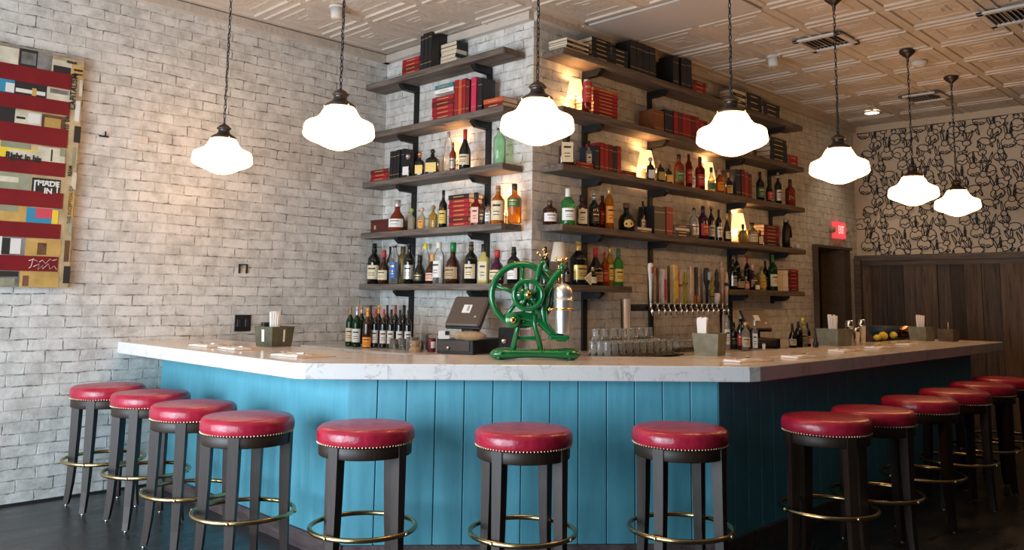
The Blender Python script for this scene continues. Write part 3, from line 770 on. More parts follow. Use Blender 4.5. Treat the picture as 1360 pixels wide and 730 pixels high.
def Books(bank,k,u0,u1,tops,cols,desc,off=.22,d=.17,tilt=0,z=None,gname=None):
    """upright books between two columns; tops = heights in px"""
    n=len(cols); s0,s1=solve(bank,k,u0,off,z),solve(bank,k,u1,off,z); z_=SH[k] if z is None else z; occ(bank,k,s0,s1,off-d,off)
    for i in range(n):
        a=s0+(s1-s0)*i/n; c=s0+(s1-s0)*(i+1)/n; mid=(a+c)/2
        p=Vector((-off,mid,z_)) if bank=='L' else Vector((mid,-off,z_)); m_=mpp(p); th=abs(c-a)-.0015; h=(tops[i] if isinstance(tops,(list,tuple)) else tops)*m_
        b=book_mb(th,h,d*random.uniform(.93,1)); o=b.build('book',[BK[cols[i]],pages,L['gold']])
        if bank=='L': o.location=(-off,max(a,c)-.0008,z_+.0005); o.rotation_euler=(0,0,-pi/2)
        else: o.location=(min(a,c)+.0008,-off,z_+.0005)
        if tilt: o.rotation_euler[0 if bank=='R' else 0]+=0
        if tilt: o.matrix_world=Matrix.Translation(o.location)@Matrix.Rotation(o.rotation_euler[2],4,'Z')@Matrix.Rotation(tilt,4,'Y')
        cd_=desc if not isinstance(desc,(list,tuple)) else desc[i]
        tag(o,cd_+', '+wherefrom(bank,k),'book','books on the %s shelves'%BANK[bank])
def Stack(bank,k,u0,u1,hpx,cols,desc,off=.22,d=.17,z=None,spine='front',jit=.006):
    s0,s1=solve(bank,k,u0,off,z),solve(bank,k,u1,off,z); z_=SH[k] if z is None else z
    p=Vector((-off,(s0+s1)/2,z_)) if bank=='L' else Vector(((s0+s1)/2,-off,z_)); th=hpx*mpp(p)/len(cols); L_=abs(s1-s0); wf=wherefrom(bank,k); z is None and occ(bank,k,s0,s1,off-d,off)
    for i,cn in enumerate(cols):
        l2=L_*random.uniform(.93,1); b=MB(); t=th-.0012; c=.0025
        b.box((0,0,c/2),(l2,d,c),0); b.box((0,0,t-c/2),(l2,d,c),0)
        b.box((0,0,t/2),(l2-.008,d-.006,t-2*c),1)
        if spine=='front': b.box((0,-d/2+c/2,t/2),(l2,c,t),0); b.box((0,-d/2-.0004,t/2),(l2*.5,.001,t*.18),2)
        else: b.box((l2/2-c/2,0,t/2),(c,d,t),0)
        o=b.build('book',[BK[cn],pages,L['gold']])
        cc=(s0+s1)/2+random.uniform(-jit,jit)
        if bank=='L': o.location=(-off+d/2,cc,z_+.0008+i*th); o.rotation_euler=(0,0,-pi/2)
        else: o.location=(cc,-off+d/2,z_+.0008+i*th)
        o.rotation_euler[2]+=random.uniform(-.02,.02)
        nm=['bottom','second up','third up','fourth up','fifth up','sixth up','seventh up','eighth up','ninth up','tenth up','eleventh up'][i] if i<len(cols)-1 or len(cols)==1 else 'topmost'
        if len(cols)==1: nm='lying flat'
        tag(o,'%s, %s of pile %s'%(desc,nm,wf) if len(cols)>1 else desc+' lying flat, '+wf,'book','books on the %s shelves'%BANK[bank])
def lamp(p,h,r,lit,lab,shade_h=.5):
    t=thing('shelf_lamp',lab,'lamp',p,0,'small lamps on the shelves')
    b=MB(); hs=h*(1-shade_h); b.lathe([(.0001,0),(r*.55,0),(r*.55,.006),(r*.2,.012),(.006,.02),(.006,hs*.5),(.014,hs*.6),(.006,hs*.7),(.006,hs),(.016,hs+.002),(.016,hs+.01),(.005,hs+.012),(.005,h*.78),(.0001,h*.78)],16); b.build('lamp_base',brass,t)
    b=MB(); n=28; 
    b.lathe([(r,hs*.98),(r*.62,h),(r*.60,h),(r*.98,hs*.98),(r,hs*.98)],n,cap=False)
    sm=mat('lit_lamp_shade',(.75,.6,.4),.8,emit=(1,.60,.26),es=1.6) if lit else mat('unlit_lamp_shade',(.60,.54,.44),.8)
    s=b.build('lamp_shade',sm,t)
    b=MB(); b.sphere((0,0,h*.78+.01),.012,n=10,sz=1.4); b.build('bulb',mat('bulb_lit',(.9,.8,.6),.4,emit=(1,.7,.4),es=25) if lit else mat('bulb_off',(.7,.7,.7),.3),t)
    if lit:
        for dz in (h*.78+.045,hs*.80):
            ld=bpy.data.lights.new('lamp_glow','POINT'); ld.energy=3.4 if lit==1 else lit; ld.color=(1,.50,.18); ld.shadow_soft_size=.02
            lo_=bpy.data.objects.new('lamp_glow',ld); COL.objects.link(lo_); lo_.parent=t; lo_.location=(0,0,dz) if dz>hs else (0,.0,dz)
    return t
def Lamp(bank,k,u,w_,h_,lit,desc,off=.10,shade_h=.5):
    p=place(bank,k,u,off); m_=mpp(p); s_=solve(bank,k,u,off); OCC.setdefault((bank,k),[]).append((s_,off,w_*m_/2*.8)); return lamp(p,h_*m_,w_*m_/2,lit,desc+', '+wherefrom(bank,k),shade_h)

# ---- short wall
Stack('L',1,533,557,22,['red','dred','red','red'],'red book')
Books('L',1,557.5,573,[52,53,54],['black','black','black'],'black upright book',d=.20,off=.235)
Stack('L',1,584,606,34,['black','cream','black','cream','black','black'],'dark covered book, pages outward',spine='side',d=.12,off=.14)

Stack('L',2,573,602,31,['red','red','red','dred','red'],'red lying book',d=.17)
Books('L',2,603,623,[49,48,49,46],['red','orange','red','dred'],'red upright book')
Books('L',2,625,632,[48],['pink'],'pinkish red upright book')
Books('L',2,634,640,[45],['black'],'black upright book',d=.15)
Stack('L',2,642,668,14,['dred','orange'],'orange red lying book')
# teal ribbon-like book over the red pile
Stack('L',2,577,602,12,['white','teal'],'teal and white book',z=SH[2]+.235,d=.13,off=.2)

Stack('L',3,492,515,16,['red','red','dred'],'red lying book')
Books('L',3,517,530,[38,38,39],['black','black','black'],'black upright book',d=.16)
Books('L',3,532,536,[40],['navy'],'navy upright book',d=.12,off=.2)
Bt('L',3,541,15,32,'squat','dark','ovalwhite','silver','ball','squat dark bottle with pale oval label',off=.19,sq=3)
Bt('L',3,557,15,33,'squat','dark','ovalgold','copper','ball','squat dark bottle with gold oval label',off=.18,sq=3)
Bt('L',3,574,22,35,'squat','dark','ovalgold','black','ball','broad dark bottle, gold oval label',off=.17,sq=3)
Bt('L',3,595,11,56,'tall','clear',None,'silver','screw','tall clear bottle')
Bt('L',3,601,9,40,'liq','copper','silver','copper','screw','small copper coloured bottle',off=.05)
Lamp('L',3,607,20,42,1,'lit lamp with glowing shade',off=.055)
Bt('L',3,617,16,54,'burg','dark','cream','red','foil','wine bottle, cream label',off=.2)
Bt('L',3,663,17,53,'tall','pgreen',None,'glass','cork','tall pale green bottle')

def Boxy(bank,k,u0,u1,h_,mt,desc,off=.22,d=.17,name='gift_box'):
    s0,s1=solve(bank,k,u0,off),solve(bank,k,u1,off); p=place(bank,k,(u0+u1)/2,off); h=h_*mpp(p); w_=abs(s1-s0); occ(bank,k,s0,s1,off-d,off)
    t=thing(name,desc+', '+wherefrom(bank,k),'box')
    b=MB(); b.box((0,0,h*.4),(w_,d,h*.8),bev=.002); b.build('box_body',mt,t)
    b=MB(); b.box((0,0,h*.9),(w_*1.02,d*1.02,h*.2),bev=.002); b.build('lid',mt,t)
    b=MB(); b.box((-w_*.25,-d/2-.001,h*.4),(w_*.10,.001,h*.3)); b.build('label',L['gold'],t)
    t.location=(-off+d/2,(s0+s1)/2,SH[k]+.0005) if bank=='L' else ((s0+s1)/2,-off+d/2,SH[k]+.0005)
    t.rotation_euler=(0,0,-pi/2 if bank=='L' else 0)
Boxy('L',4,492,516,17,BK['maroon'],'maroon wooden box')
Bt('L',4,527,22,42,'deca','copper','white','silver','screw','round bourbon flask, pale label',off=.16)
Bt('L',4,546,11,31,'squat','cgold',None,'lgreen','ball','small clear bottle, green cap',sq=3)
Bt('L',4,560,11,31,'squat','cgold','orange','pink','ball','small bottle, orange label and stopper',sq=3)
Bt('L',4,575,14,33,'squat','gold',None,'wood','ball','small golden bottle',sq=3)
Bt('L',4,588,11,51,'liq','dark','yellow','black','screw','dark bottle, yellow label',off=.17)
Stack('L',4,595,623,43,['red','dred','red','red','red','red','black'],'hardback book',d=.16)
Bt('L',4,632,16,44,'box','red','pink','black','screw','square red bottle',off=.15)
Bt('L',4,641,10,35,'liq','brown','black','black','screw','small dark bottle',off=.17)
Bt('L',4,648,8,28,'tall','clear','white','black','screw','small clear bottle',off=.20)
Bt('L',4,661,18,52,'liq','amber','cream','wood','screw','tall amber bottle, cream label',off=.16,lz=(.1,.6))
Bt('L',4,683,19,53,'liq','amber','green','black','screw','amber bottle, green label',off=.15,lz=(.4,.62))
# lamp glowing behind the amber bottles
Lamp('L',4,672,13,40,1,'lit little lamp mostly hidden',off=.035)

r5=[(496,17,54,'liq','dark','cream','black','foil','dark bottle, cream label',.15),(509,15,45,'jug','brown','cream','red','foil','brown bottle, red neck',.19),(517,9,50,'wine','dark',None,'black','foil','slim dark bottle',.06),
(523,13,52,'tall','clear','blue','glass','cork','clear bottle, blue label',.17),(534,14,50,'tall','tin',None,'brown','screw','tan pouch-wrapped bottle',.07),(543,15,54,'liq','dark','silver','black','cork','dark bottle, silver label',.17),
(557,18,38,'flare','dark','black','black','foil','dark flared bottle',.16),(566,13,54,'tall','clear',None,'lyellow','screw','clear bottle, yellow cap',.06),(574,18,40,'burg','brown','pink','orange','foil','brown bottle, orange cap',.17),
(582,15,55,'tall','clear','white','white','screw','clear bottle, white cap',.05),(601,21,55,'jug','brown','tan','dgreen','foil','bulbous bottle, tan label, green neck',.15),(625,17,56,'liq','dark','cream','brown','foil','dark whisky bottle, cream label',.17),
(642,17,53,'box','yellow','cream','black','screw','square pale yellow bottle',.14),(660,20,45,'jug','purple','cream','red','foil','bulbous bottle, red neck, cream label',.15),(682,17,49,'liq','dark','white','black','foil','dark bottle, white label',.15)]
for u,w_,h_,kd,gl,lb,cp,ck,ds,of in r5: Bt('L',5,u,w_,h_,kd,gl,lb,cp,ck,ds,off=of)

# ---- long wall
Stack('R',1,752,783,16,['cream','black','cream','black','cream'],'pale magazine',d=.2,off=.235)
Stack('R',1,786,812,30,['black','black','black','black','black'],'black hardback',d=.17)
Stack('R',1,813,835,25,['black','black','navy','black'],'black lying hardback',d=.16)
Books('R',1,837,871,[42,42,41,42],['black','black','navy','black'],'tall black book',d=.19)
Books('R',1,894,902,[40],['black'],'black upright book',d=.19)
Stack('R',1,921,938,17,['red','red','dred'],'red lying book')
Books('R',1,905,919,[40,42],['black','navy'],'tall dark book',d=.19)
Stack('R',1,974,990,22,['cream','black','cream','black','cream'],'pale paged book',d=.17)
Stack('R',1,992,1012,24,['black','navy','black'],'black lying book')
Stack('R',1,1013,1036,19,['black','black','navy'],'black lying volume')

Lamp('R',2,764,24,48,1,'lit lamp with cream shade',off=.09,shade_h=.48)
Bt('R',2,779,13,46,'tall','red','red','silver','cork','red bottle',off=.21,lz=(.3,.9))
Stack('R',2,787,821,38,['dred','red','red','red','red','red','red','orange'],'red hardback',d=.19)
Books('R',2,868,882,[29],['brown'],'brown upright book')
Books('R',2,883,894,[32],['navy'],'navy upright book')
Books('R',2,895,940,[33,33,33,33,33,33,30,30],['red','dred','red','red','dred','red','red','dred'],'red upright book')
Stack('R',2,1023,1046,32,['black','navy','black','black','black'],'black lying book')
Stack('R',2,1048,1060,14,['red','red'],'red lying book')

Bt('R',3,752,23,41,'box','brown','cream','black','screw','square bottle, big cream label',off=.2,lz=(.1,.75))
Stack('R',3,766,788,8,['red','red'],'red lying book')
Bt('R',3,778,12,40,'box','cgold','cream','black','screw','clear square decanter',off=.11)
Books('R',3,790,796,[33],['navy'],'navy upright book')
Books('R',3,797,825,[39,38,38,37,38],['red','red','dred','navy','red'],'red upright book')
Stack('R',3,827,846,7,['red','dred'],'thin red book')
Lamp('R',3,858,24,43,1,'lit lamp with pleated shade',off=.09,shade_h=.5)
Bt('R',3,864,12,32,'squat','dark','ovalwhite','silver','ball','dark bottle, pale oval label',off=.2,sq=3)
Bt('R',3,877,15,31,'squat','dark','ovalgold','wood','ball','dark bottle, gold oval label',off=.2,sq=3)
Bt('R',3,888,12,27,'squat','dark','ovalgold','brown','ball','small dark bottle, gold oval label',off=.2,sq=3)
Bt('R',3,902,14,43,'liq','copper','green','black','screw','red-brown bottle, green label',off=.19)
Bt('R',3,915,9,46,'tall','red','red','black','pour','slim red bottle with pourer',off=.17)
Bt('R',3,921,6,30,'tall','clear','white','white','screw','slim white-labelled bottle',off=.2)
Bt('R',3,930,13,45,'liq','red','red','black','screw','dark red bottle',off=.18)
Lamp('R',3,941,19,43,1,'lit lamp peeping over bottles',off=.05,shade_h=.5)
Bt('R',3,945,11,33,'flare','cgold','dgreen','green','screw','pale bottle, green label',off=.2)
Bt('R',3,956,12,33,'liq','amber','orange','pink','foil','orange bottle, pink cap',off=.18)
Bt('R',3,968,12,31,'squat','dark','gold','wood','cork','dark and gold bottle',off=.17,sq=3)
Books('R',3,978,984,[36],['navy'],'navy upright book')
Books('R',3,985,999,[37,35,33],['dred','red','dred'],'dark red upright book')
for u,w_,h_,kd,gl,lb,cp,ds in ((1010,11,40,'liq','dark','green','black','dark bottle, green label'),(1022,10,37,'jug','dark','red','black','dark round bottle, red label'),(1034,9,43,'liq','dark','silver','silver','dark bottle, grey label'),(1050,13,37,'liq','copper',None,'black','reddish round bottle')):
    Bt('R',3,u,w_,h_,kd,gl,lb,cp,'screw',ds,off=.17)

Bt('R',4,730,19,33,'liq','brown','white','brown','screw','short bottle, big white label',off=.10)
Bt('R',4,754,19,49,'wine','green','white','white','screw','green bottle, white label',off=.19)
Bt('R',4,773,17,42,'box','brown','cream','black','screw','square bottle, cream and black label',off=.19)
Bt('R',4,789,14,47,'liq','dark','black','silver','foil','dark bottle, silver neck',off=.18)
Bt('R',4,800,10,46,'tall','red','red','black','screw','slim red bottle',off=.13)
Bt('R',4,809,12,56,'tall','amber','orange','gold','foil','tall amber bottle with tall cap',off=.19)
Bt('R',4,832,22,38,'jug','dark','ovalgold','brown','screw','broad dark bottle, gold oval label',off=.18)
Stack('R',4,846,866,7,['grey','white'],'thin grey book',d=.2)
Bt('R',4,858,11,43,'wine','dark','silver','black','pour','dark bottle with pourer',off=.10)
Books('R',4,869,884,[37],['black'],'thick black book')
Books('R',4,885,894,[38],['red'],'thick bright red book')
Stack('R',4,897,916,16,['black','black','white','black'],'black and white book')
for u,w_,h_,kd,gl,lb,cp,ck,ds,of in ((906,16,15,'jug','dark',None,'black','screw','',None),):
    pass
r4=[(922,13,43,'liq','clear','silver','black','pour','clear bottle with pourer',.15),(934,14,45,'liq','purple','red','black','screw','purple-black bottle',.17),(945,9,46,'wine','dark','white','wood','cork','bottle with white label',.15),(955,9,42,'wine','dark','silver','black','foil','slim dark wine bottle',.18),
(966,11,38,'flare','brown','cream','gold','foil','brown bottle, cream label, gold neck',.2),(987,11,26,'squat','tin',None,'black','screw','small olive bottle',.19),(999,15,29,'liq','tin','cream','black','cork','bottle, cream label, black top',.19),(1009,11,20,'box','brown','cream','brown','screw','short square bottle',.2)]
for u,w_,h_,kd,gl,lb,cp,ck,ds,of in r4: Bt('R',4,u,w_,h_,kd,gl,lb,cp,ck,ds,off=of)
Lamp('R',4,981,21,42,1,'lit lamp with bright shade',off=.05,shade_h=.5)
Stack('R',4,1014,1036,28,['black','dred','dred','red','dred','dred'],'dark red book, pages facing',spine='front')
# horse-head bottle and white ball
def horse():
    p=place('R',4,1045,.13); m_=mpp(p); t=thing('horse_head_bust','black horse head ornament with white blaze, '+wherefrom('R',4),'ornament',p+Vector((0,0,.0005)))
    h=40*m_; b=MB()
    b.lathe([(.06,0),(.06,.02),(.045,.03),(.001,.03)],18)
    pts=[(-.01,0,.02),(-.015,0,h*.3),(-.01,0,h*.6),(.01,0,h*.8),(.05,0,h*.72),(.085,0,h*.50),(.095,0,h*.40)]
    b.tube(pts,.03,12,rs=[.045,.042,.04,.04,.034,.024,.018])
    b.build('head',blackp,t)
    b=MB()
    for s_ in (-1,1): b.tube([(-.005,s_*.02,h*.85),(-.003,s_*.026,h*1.0)],.008,6,rs=[.012,.002])
    b.build('ear',blackp,t)
    b=MB(); b.tube([(.035,-.0,h*.92),(.06,-.0,h*.80),(.09,0,h*.62)],.008,6); b.build('blaze',white,t)
horse()
p=place('R',4,1059,.17); b=MB(); b.sphere((0,0,.035),.034,n=16); b.lathe([(.0001,0),(.02,0),(.015,.004),(.0001,.004)],12); tag(b.build('white_ball',mat('white_ceramic',(.6,.58,.54),.3),None,p),'white round ornament at the far end of fourth long-wall shelf','ornament')

# lowest shelf, pillar part
r5=[(722,11,50,'wine','dark','green','black','screw','dark bottle, pale collar',.15),(753,8,30,'liq','dark','brown','black','screw','small dark bottle',.17),
(768,23,58,'wine','dark','gold','gold','foil','big dark bottle, gold foil neck',.15),(791,19,50,'burg','dark','tan','red','foil','dark rounded bottle, tan label',.12),(787,11,24,'liq','dark','cream','gold','foil','miniature dark bottle, cream label',.215),
(803,10,45,'liq','orange','red','red','screw','orange-red bottle',.14),(810,10,51,'tall','gold','yellow','gold','foil','slim golden bottle',.17),(821,14,50,'wine','green','yellow','green','foil','green bottle, yellow label',.16)]
Lamp('R',5,742,23,56,0,'unlit lamp with cream shade',off=.17,shade_h=.45)
for u,w_,h_,kd,gl,lb,cp,ck,ds,of in r5: Bt('R',5,u,w_,h_,kd,gl,lb,cp,ck,ds,off=of)
# lowest shelf, far part
CNT[('R',5)]=10
r5=[(974,10,40,'liq','dark','silver','black','screw','dark bottle beside the bracket',.13),(983,12,24,'liq','dark','tan','black','screw','short dark bottle, tan label',.17),(991,9,18,'squat','cgold','pink','silver','screw','small pinkish bottle',.21),(1000,11,34,'jug','purple','cream','pink','foil','dark bottle, pink cap',.15),
(1005,9,12,'box','dark','white','black','screw','tiny square bottle, white label',.225),(1012,11,31,'liq','yellow','yellow','brown','screw','bottle, big yellow label',.15),(1027,12,48,'wine','dgreen','cream','green','foil','tall green bottle, cream label',.15),(979,9,50,'wine','dark',None,'black','foil','plain tall dark bottle behind',.06),(993,9,46,'wine','dark',None,'red','foil','slim dark bottle with red foil',.06),(1019,9,40,'wine','dark','silver','black','foil','dark slim bottle',.1)]
for u,w_,h_,kd,gl,lb,cp,ck,ds,of in r5: Bt('R',5,u,w_,h_,kd,gl,lb,cp,ck,ds,off=of)
Books('R',5,1033,1047,[27,27],['cream','white'],'cream upright book')
Stack('R',5,1048,1061,29,['dred','red','dred','red','dred','red'],'dark red book')

occ('R',4,solve('R',4,1045,.13)-.05,solve('R',4,1045,.13)+.1,.07,.19)
flush()
# ------------------------------------------------------------------ back bar items
ZB=1.0
BBL=[]
def BB(u,v,w_,h_,kind,glass,lab,cap,capk,desc,rz=None,name='wine_bottle',cat='bottle',grp=None,**kw):
    p0=on(2,ZB,u,v); d=Vector((p0.x-CAM.x,p0.y-CAM.y,0)).normalized(); r=w_*mpp(p0)/2
    for t_ in [0,.01,-.01,.02,-.02,.03,-.03,.04,.05,-.04,.06,.07,.08,.1,.12,.14,.16]:
        p=p0+d*t_
        if all(math.hypot(p.x-a,p.y-c)>=r+q+.001 for a,c,q in BBL): break
    BBL.append((p.x,p.y,r)); m_=mpp(p); o=bottle(h_*m_,w_*m_/2,kind,glass,lab,cap,capk,rz=radians(-45)+random.uniform(-.2,.2) if rz is None else rz,name=name,**kw)
    o.location=(p.x,p.y,ZB+.0005); tag(o,desc,cat,grp); return o
BB(464,459.5,11,53,'wine','dgreen','cream','wood','foil','green wine bottle with cream label, outermost of the cluster by the brick wall',grp='wine bottles on the back bar')
BB(473,460.5,12,53,'wine','dgreen','white','silver','foil','wine bottle with wide white label, second in the wine cluster',grp='wine bottles on the back bar')
BB(487,461.5,12,52,'wine','brown','orange','orange','foil','wine bottle with orange square label and orange foil',grp='wine bottles on the back bar',lz=(.02,.27))
for i,u in enumerate((497.5,508.5,518.5,530,541)):
    BB(u,461.5+i*.4,9.5,51,'wine','dark','white','red' if i<2 else 'black','foil','wine bottle with pale label, %s after the orange-labelled one'%ORD[i],grp='wine bottles on the back bar')
for i,u in enumerate((479,491,502,513,524,535)):
    BB(u,456.5,9,51,'wine','dark',None,['copper','black','orange','black','red','black'][i],'foil','dark wine bottle in the rear row of the wine cluster, %s from the brick wall'%ORD[i],grp='wine bottles on the back bar')
def jar(p,h,r,mt,fillm,lab,lidm=None,name='glass_jar',cat='jar',grp=None):
    t=thing(name,lab,cat,p,0,grp)
    b=MB(); b.lathe([(.0001,0),(r*.9,0),(r,.006),(r,h),(r*.93,h),(r*.93,.008),(.0001,.008)],20); b.build('glass_body',mt,t)
    if fillm: b=MB(); b.lathe([(.0001,.010),(r*.88,.010),(r*.88,h*.55),(.0001,h*.6)],16); b.build('contents',fillm,t)
    if lidm: b=MB(); b.lathe([(r*1.02,h+.001),(r*1.02,h*1.14),(.0001,h*1.14)],18); b.build('lid',lidm,t)
    return t
for u,v,w_,h_,f_,ds in ((523,463,12,13,L['cream'],'small glass jar by the wine bottles with pale contents'),(535,465,11,15,L['lgreen'],'small glass jar of green garnish beside the wine bottles'),(548,466,18,18,L['wood'],'wide glass jar of brown garnish before the black bracket'),(564,466,11,22,None,'empty tall glass between the garnish jars and register')):
    p=on(2,ZB,u,v); m_=mpp(p); jar((p.x,p.y,ZB+.0005),h_*m_,w_*m_/2,G['clear'],f_,ds)
# straws / tongs in the tall glass: slim rods
p=on(2,ZB,551,467); t=thing('twine_bundle','crumpled brown paper bundle among the garnish jars','paper',(p.x,p.y,ZB+.0005))
b=MB(); b.lathe([(.0001,0),(.045,0),(.05,.02),(.03,.045),(.042,.085),(.0001,.08)],9,smooth=False); b.build('paper_wrap',paperbag,t)
b=MB(); b.tube([(0.033*cos(a_*.7),0.033*sin(a_*.7),.046) for a_ in range(9)],.003,5,closed=True); b.build('tie',L['wood'],t)

def register(p,rz,lab,s=1.0,tilt=-35,dw=.36,dd=.40,sw=.31):
    """local: back of the screen faces -y"""
    t=thing('cash_register',lab,'cash register',p,rz)
    b=MB(); b.box((.0,dd/2-.17,.055*s),(dw*s,dd*s,.11*s),bev=.004); d_=b.build('cash_drawer',blackp,t)
    b=MB(); b.box((-.01*s,-.173*s,.06*s),(.29*s,.008,.075*s),bev=.002); fr_=b.build('drawer_front',mat('drawer_brown',(.075,.055,.045),.35,.3),d_)
    b=MB(); b.box((-.05*s,-.179*s,.07*s),(.17*s,.004,.005)); b.lathe([(.0001,0),(.012,0),(.012,.012),(.0001,.012)],12,(-.05*s,-.184*s,.045*s),M=Matrix.Rotation(radians(90),3,'X')); b.build('drawer_lock',chrome,d_)
    b=MB(); b.box((.0,.05*s,.2*s),(.12*s,.10*s,.19*s),bev=.01); b.build('stand',blackp,t)
    M_=Matrix.Rotation(radians(tilt),3,'X')
    def T(c): return M_@Vector(c)+Vector((.0*s,.0*s,.315*s))
    b=MB(); pts=[]
    b.box(T((0,0,0)),(sw*s,.035*s,.27*s),M=M_,bev=.012); sc=b.build('screen_housing',mat('screen_back',(.115,.088,.072),.38,.2),t)
    b=MB(); b.box(T((0,.022*s,0)),((sw+.01)*s,.02*s,.285*s),M=M_,bev=.006); b.build('screen_bezel',blackp,sc)
    b=MB(); b.box(T((0.0,-.0185*s,.015*s)),(.075*s,.002,.075*s),M=M_); b.build('sticker',white,sc)
    b=MB(); b.box(T((0.012*s,-.0200*s,.02*s)),(.02*s,.001,.05*s),M=M_); b.box(T((.10*s,-.019*s,-.055*s)),(.018*s,.002,.016*s),M=M_); b.build('sticker_mark',L['silver'],sc)
    return t
p=on(2,ZB,604,469.5); register((p.x+.14,p.y+.02,ZB+.0005),radians(-75),'cash register with tilted brown screen on the back bar beside the green machine',1.0,-35,.33,.44,.315)
p=on(2,ZB,1028,463); register((p.x+.02,p.y+.18,ZB+.0005),radians(-22),'second cash register with tilted screen below the far lowest shelf',.80,-35,.40,.36,.33)
# things on the near register
reg=on(2,ZB,622,470.5)
b=MB(); 
pb=on(2,ZB+.11,622,452)
secs=[]
for i,(x,r1,r2) in enumerate(((-.10,.01,.02),(-.085,.03,.03),(-.06,.022,.028),(-.02,.045,.035),(.05,.05,.035),(.10,.032,.025),(.135,.006,.006))):
    secs.append([Vector((x,cos(a*pi/5)*r1,.034+sin(a*pi/5)*r2)) for a in range(10)])
b.loft(secs,smooth=True); o=b.build('paper_bag',paperbag); o.location=(pb.x,pb.y,ZB+.111); o.rotation_euler=(0,0,radians(-42)); tag(o,'crumpled brown paper bag lying on the near register drawer','bag')
pb=on(2,ZB+.11,590,450); b=MB(); b.box((0,0,.03),(.09,.05,.06),bev=.006); b.box((.02,-.03,.045),(.03,.02,.03),1,bev=.003); o=b.build('receipt_roll_box',[white,blackp]); o.location=(pb.x,pb.y,ZB+.1115); o.rotation_euler=(0,0,radians(-40)); tag(o,'small white packet on the near register drawer beside the paper bag','packet')
p=on(2,ZB,573,467); t=thing('card_terminal','red and white can standing beside the near register','can',(p.x,p.y,ZB+.0005)); b=MB(); b.lathe([(.0001,0),(.03,0),(.033,.004),(.033,.10),(.03,.105),(.0001,.105)],18); b.build('can_body',BK['dred'],t); b=MB(); b.lathe([(.0335,.03),(.0335,.08)],14,a0=-2.4,a1=-.4); b.build('label',white,t); t.name='drink_can'
p=on(2,ZB,674,470); t=thing('card_reader','black device with a round dial behind the green machine','device',(p.x,p.y,ZB+.0005),radians(-45)); b=MB(); b.box((0,0,.10),(.14,.12,.20),bev=.01); b.build('device_body',blackp,t); b=MB(); b.lathe([(.0001,0),(.018,0),(.018,.014),(.0001,.014)],14,(-.03,-.06,.10),M=Matrix.Rotation(radians(90),3,'X')); b.build('dial',chrome,t); t.name='counter_device'

# drinking glasses in rows
def make_glass(h=.11,r=.038):
    t=bpy.data.objects.new('drinking_glass',None); COL.objects.link(t); t.empty_display_size=.03
    b=MB(); b.lathe([(.0001,h),(r*.80,h),(r*.82,h-.004),(r*.84,h*.5),(r,0),(r*.95,0),(r*.80,h*.5),(r*.77,h-.012),(.0001,h-.012)],20); b.build('tumbler',G['clear'],t)
    return t
g0=make_glass(); first=True; gi=0
mat_bar=[]
for row,(va,vb,y_) in enumerate(((0,0,-.74),(0,0,-.65),(0,0,-.56))):
    for i in range(10):
        x=.02+i*.086+row*.03; 
        if row==0 and (x<.0): continue
        o=g0 if first else copy_tree(g0); first=False; o.location=(x,y_-.0,ZB+.012)
        tag(o,'upturned clear tumbler in the block of glasses behind the machine, %s in the %s row'%(ORD[i],['front','middle','rear'][row]),'glass','upturned tumblers on the back bar')
for i in range(7):
    o=copy_tree(g0); o.location=(.06+i*.11,-.60,ZB+.012+.1115); o.scale=(.9,.9,.8); tag(o,'upturned tumbler stacked on top of the glasses, %s from the shaker'%ORD[i],'glass','upturned tumblers on the back bar')
for i in range(8):
    o=copy_tree(g0); o.location=(1.22+i*.085,-.52,ZB+.012); o.scale=(1,1,.75); tag(o,'short upturned glass under the beer taps, %s past the black jar'%ORD[i],'glass','short glasses under the taps')
b=MB(); b.box((.42,-.65,ZB+.006),(.98,.30,.011),bev=.003); tag(b.build('bar_mat',blackp),'black rubber mat under the block of upturned glasses','mat')
b=MB(); b.box((1.52,-.52,ZB+.006),(.74,.16,.011),bev=.003); tag(b.build('bar_mat',blackp),'black rubber mat under the short glasses by the taps','mat')
p=on(2,ZB,866,467); m_=mpp(p); t=thing('spice_jar','black jar with yellow label between the glass blocks','jar',(p.x,p.y,ZB+.0005)); b=MB(); h=19*m_; r=6.5*m_; b.lathe([(.0001,0),(r,0),(r,h*.8),(r*.8,h*.84),(.0001,h*.84)],18); b.build('jar_body',G['dark'],t); b=MB(); b.lathe([(r*.92,h*.845),(r*.92,h),(.0001,h)],16); b.build('lid',L['silver'],t); b=MB(); b.lathe([(r*1.02,h*.15),(r*1.02,h*.65)],16,a0=-pi/2-.9,a1=-pi/2+1.2); b.build('label',L['yellow'],t)
# glasses left of machine / under it
for i,(u,v) in enumerate(((702,463),(716,466),(730,464),(744,466),(708,458),(724,458))):
    p=on(2,ZB,u,v); o=copy_tree(g0); o.location=(p.x,p.y,ZB+.001); o.scale=(1.05,1.05,.9); tag(o,'loose clear glass seen through the green machine legs, %s of six along'%ORD[i],'glass','loose glasses behind the machine')

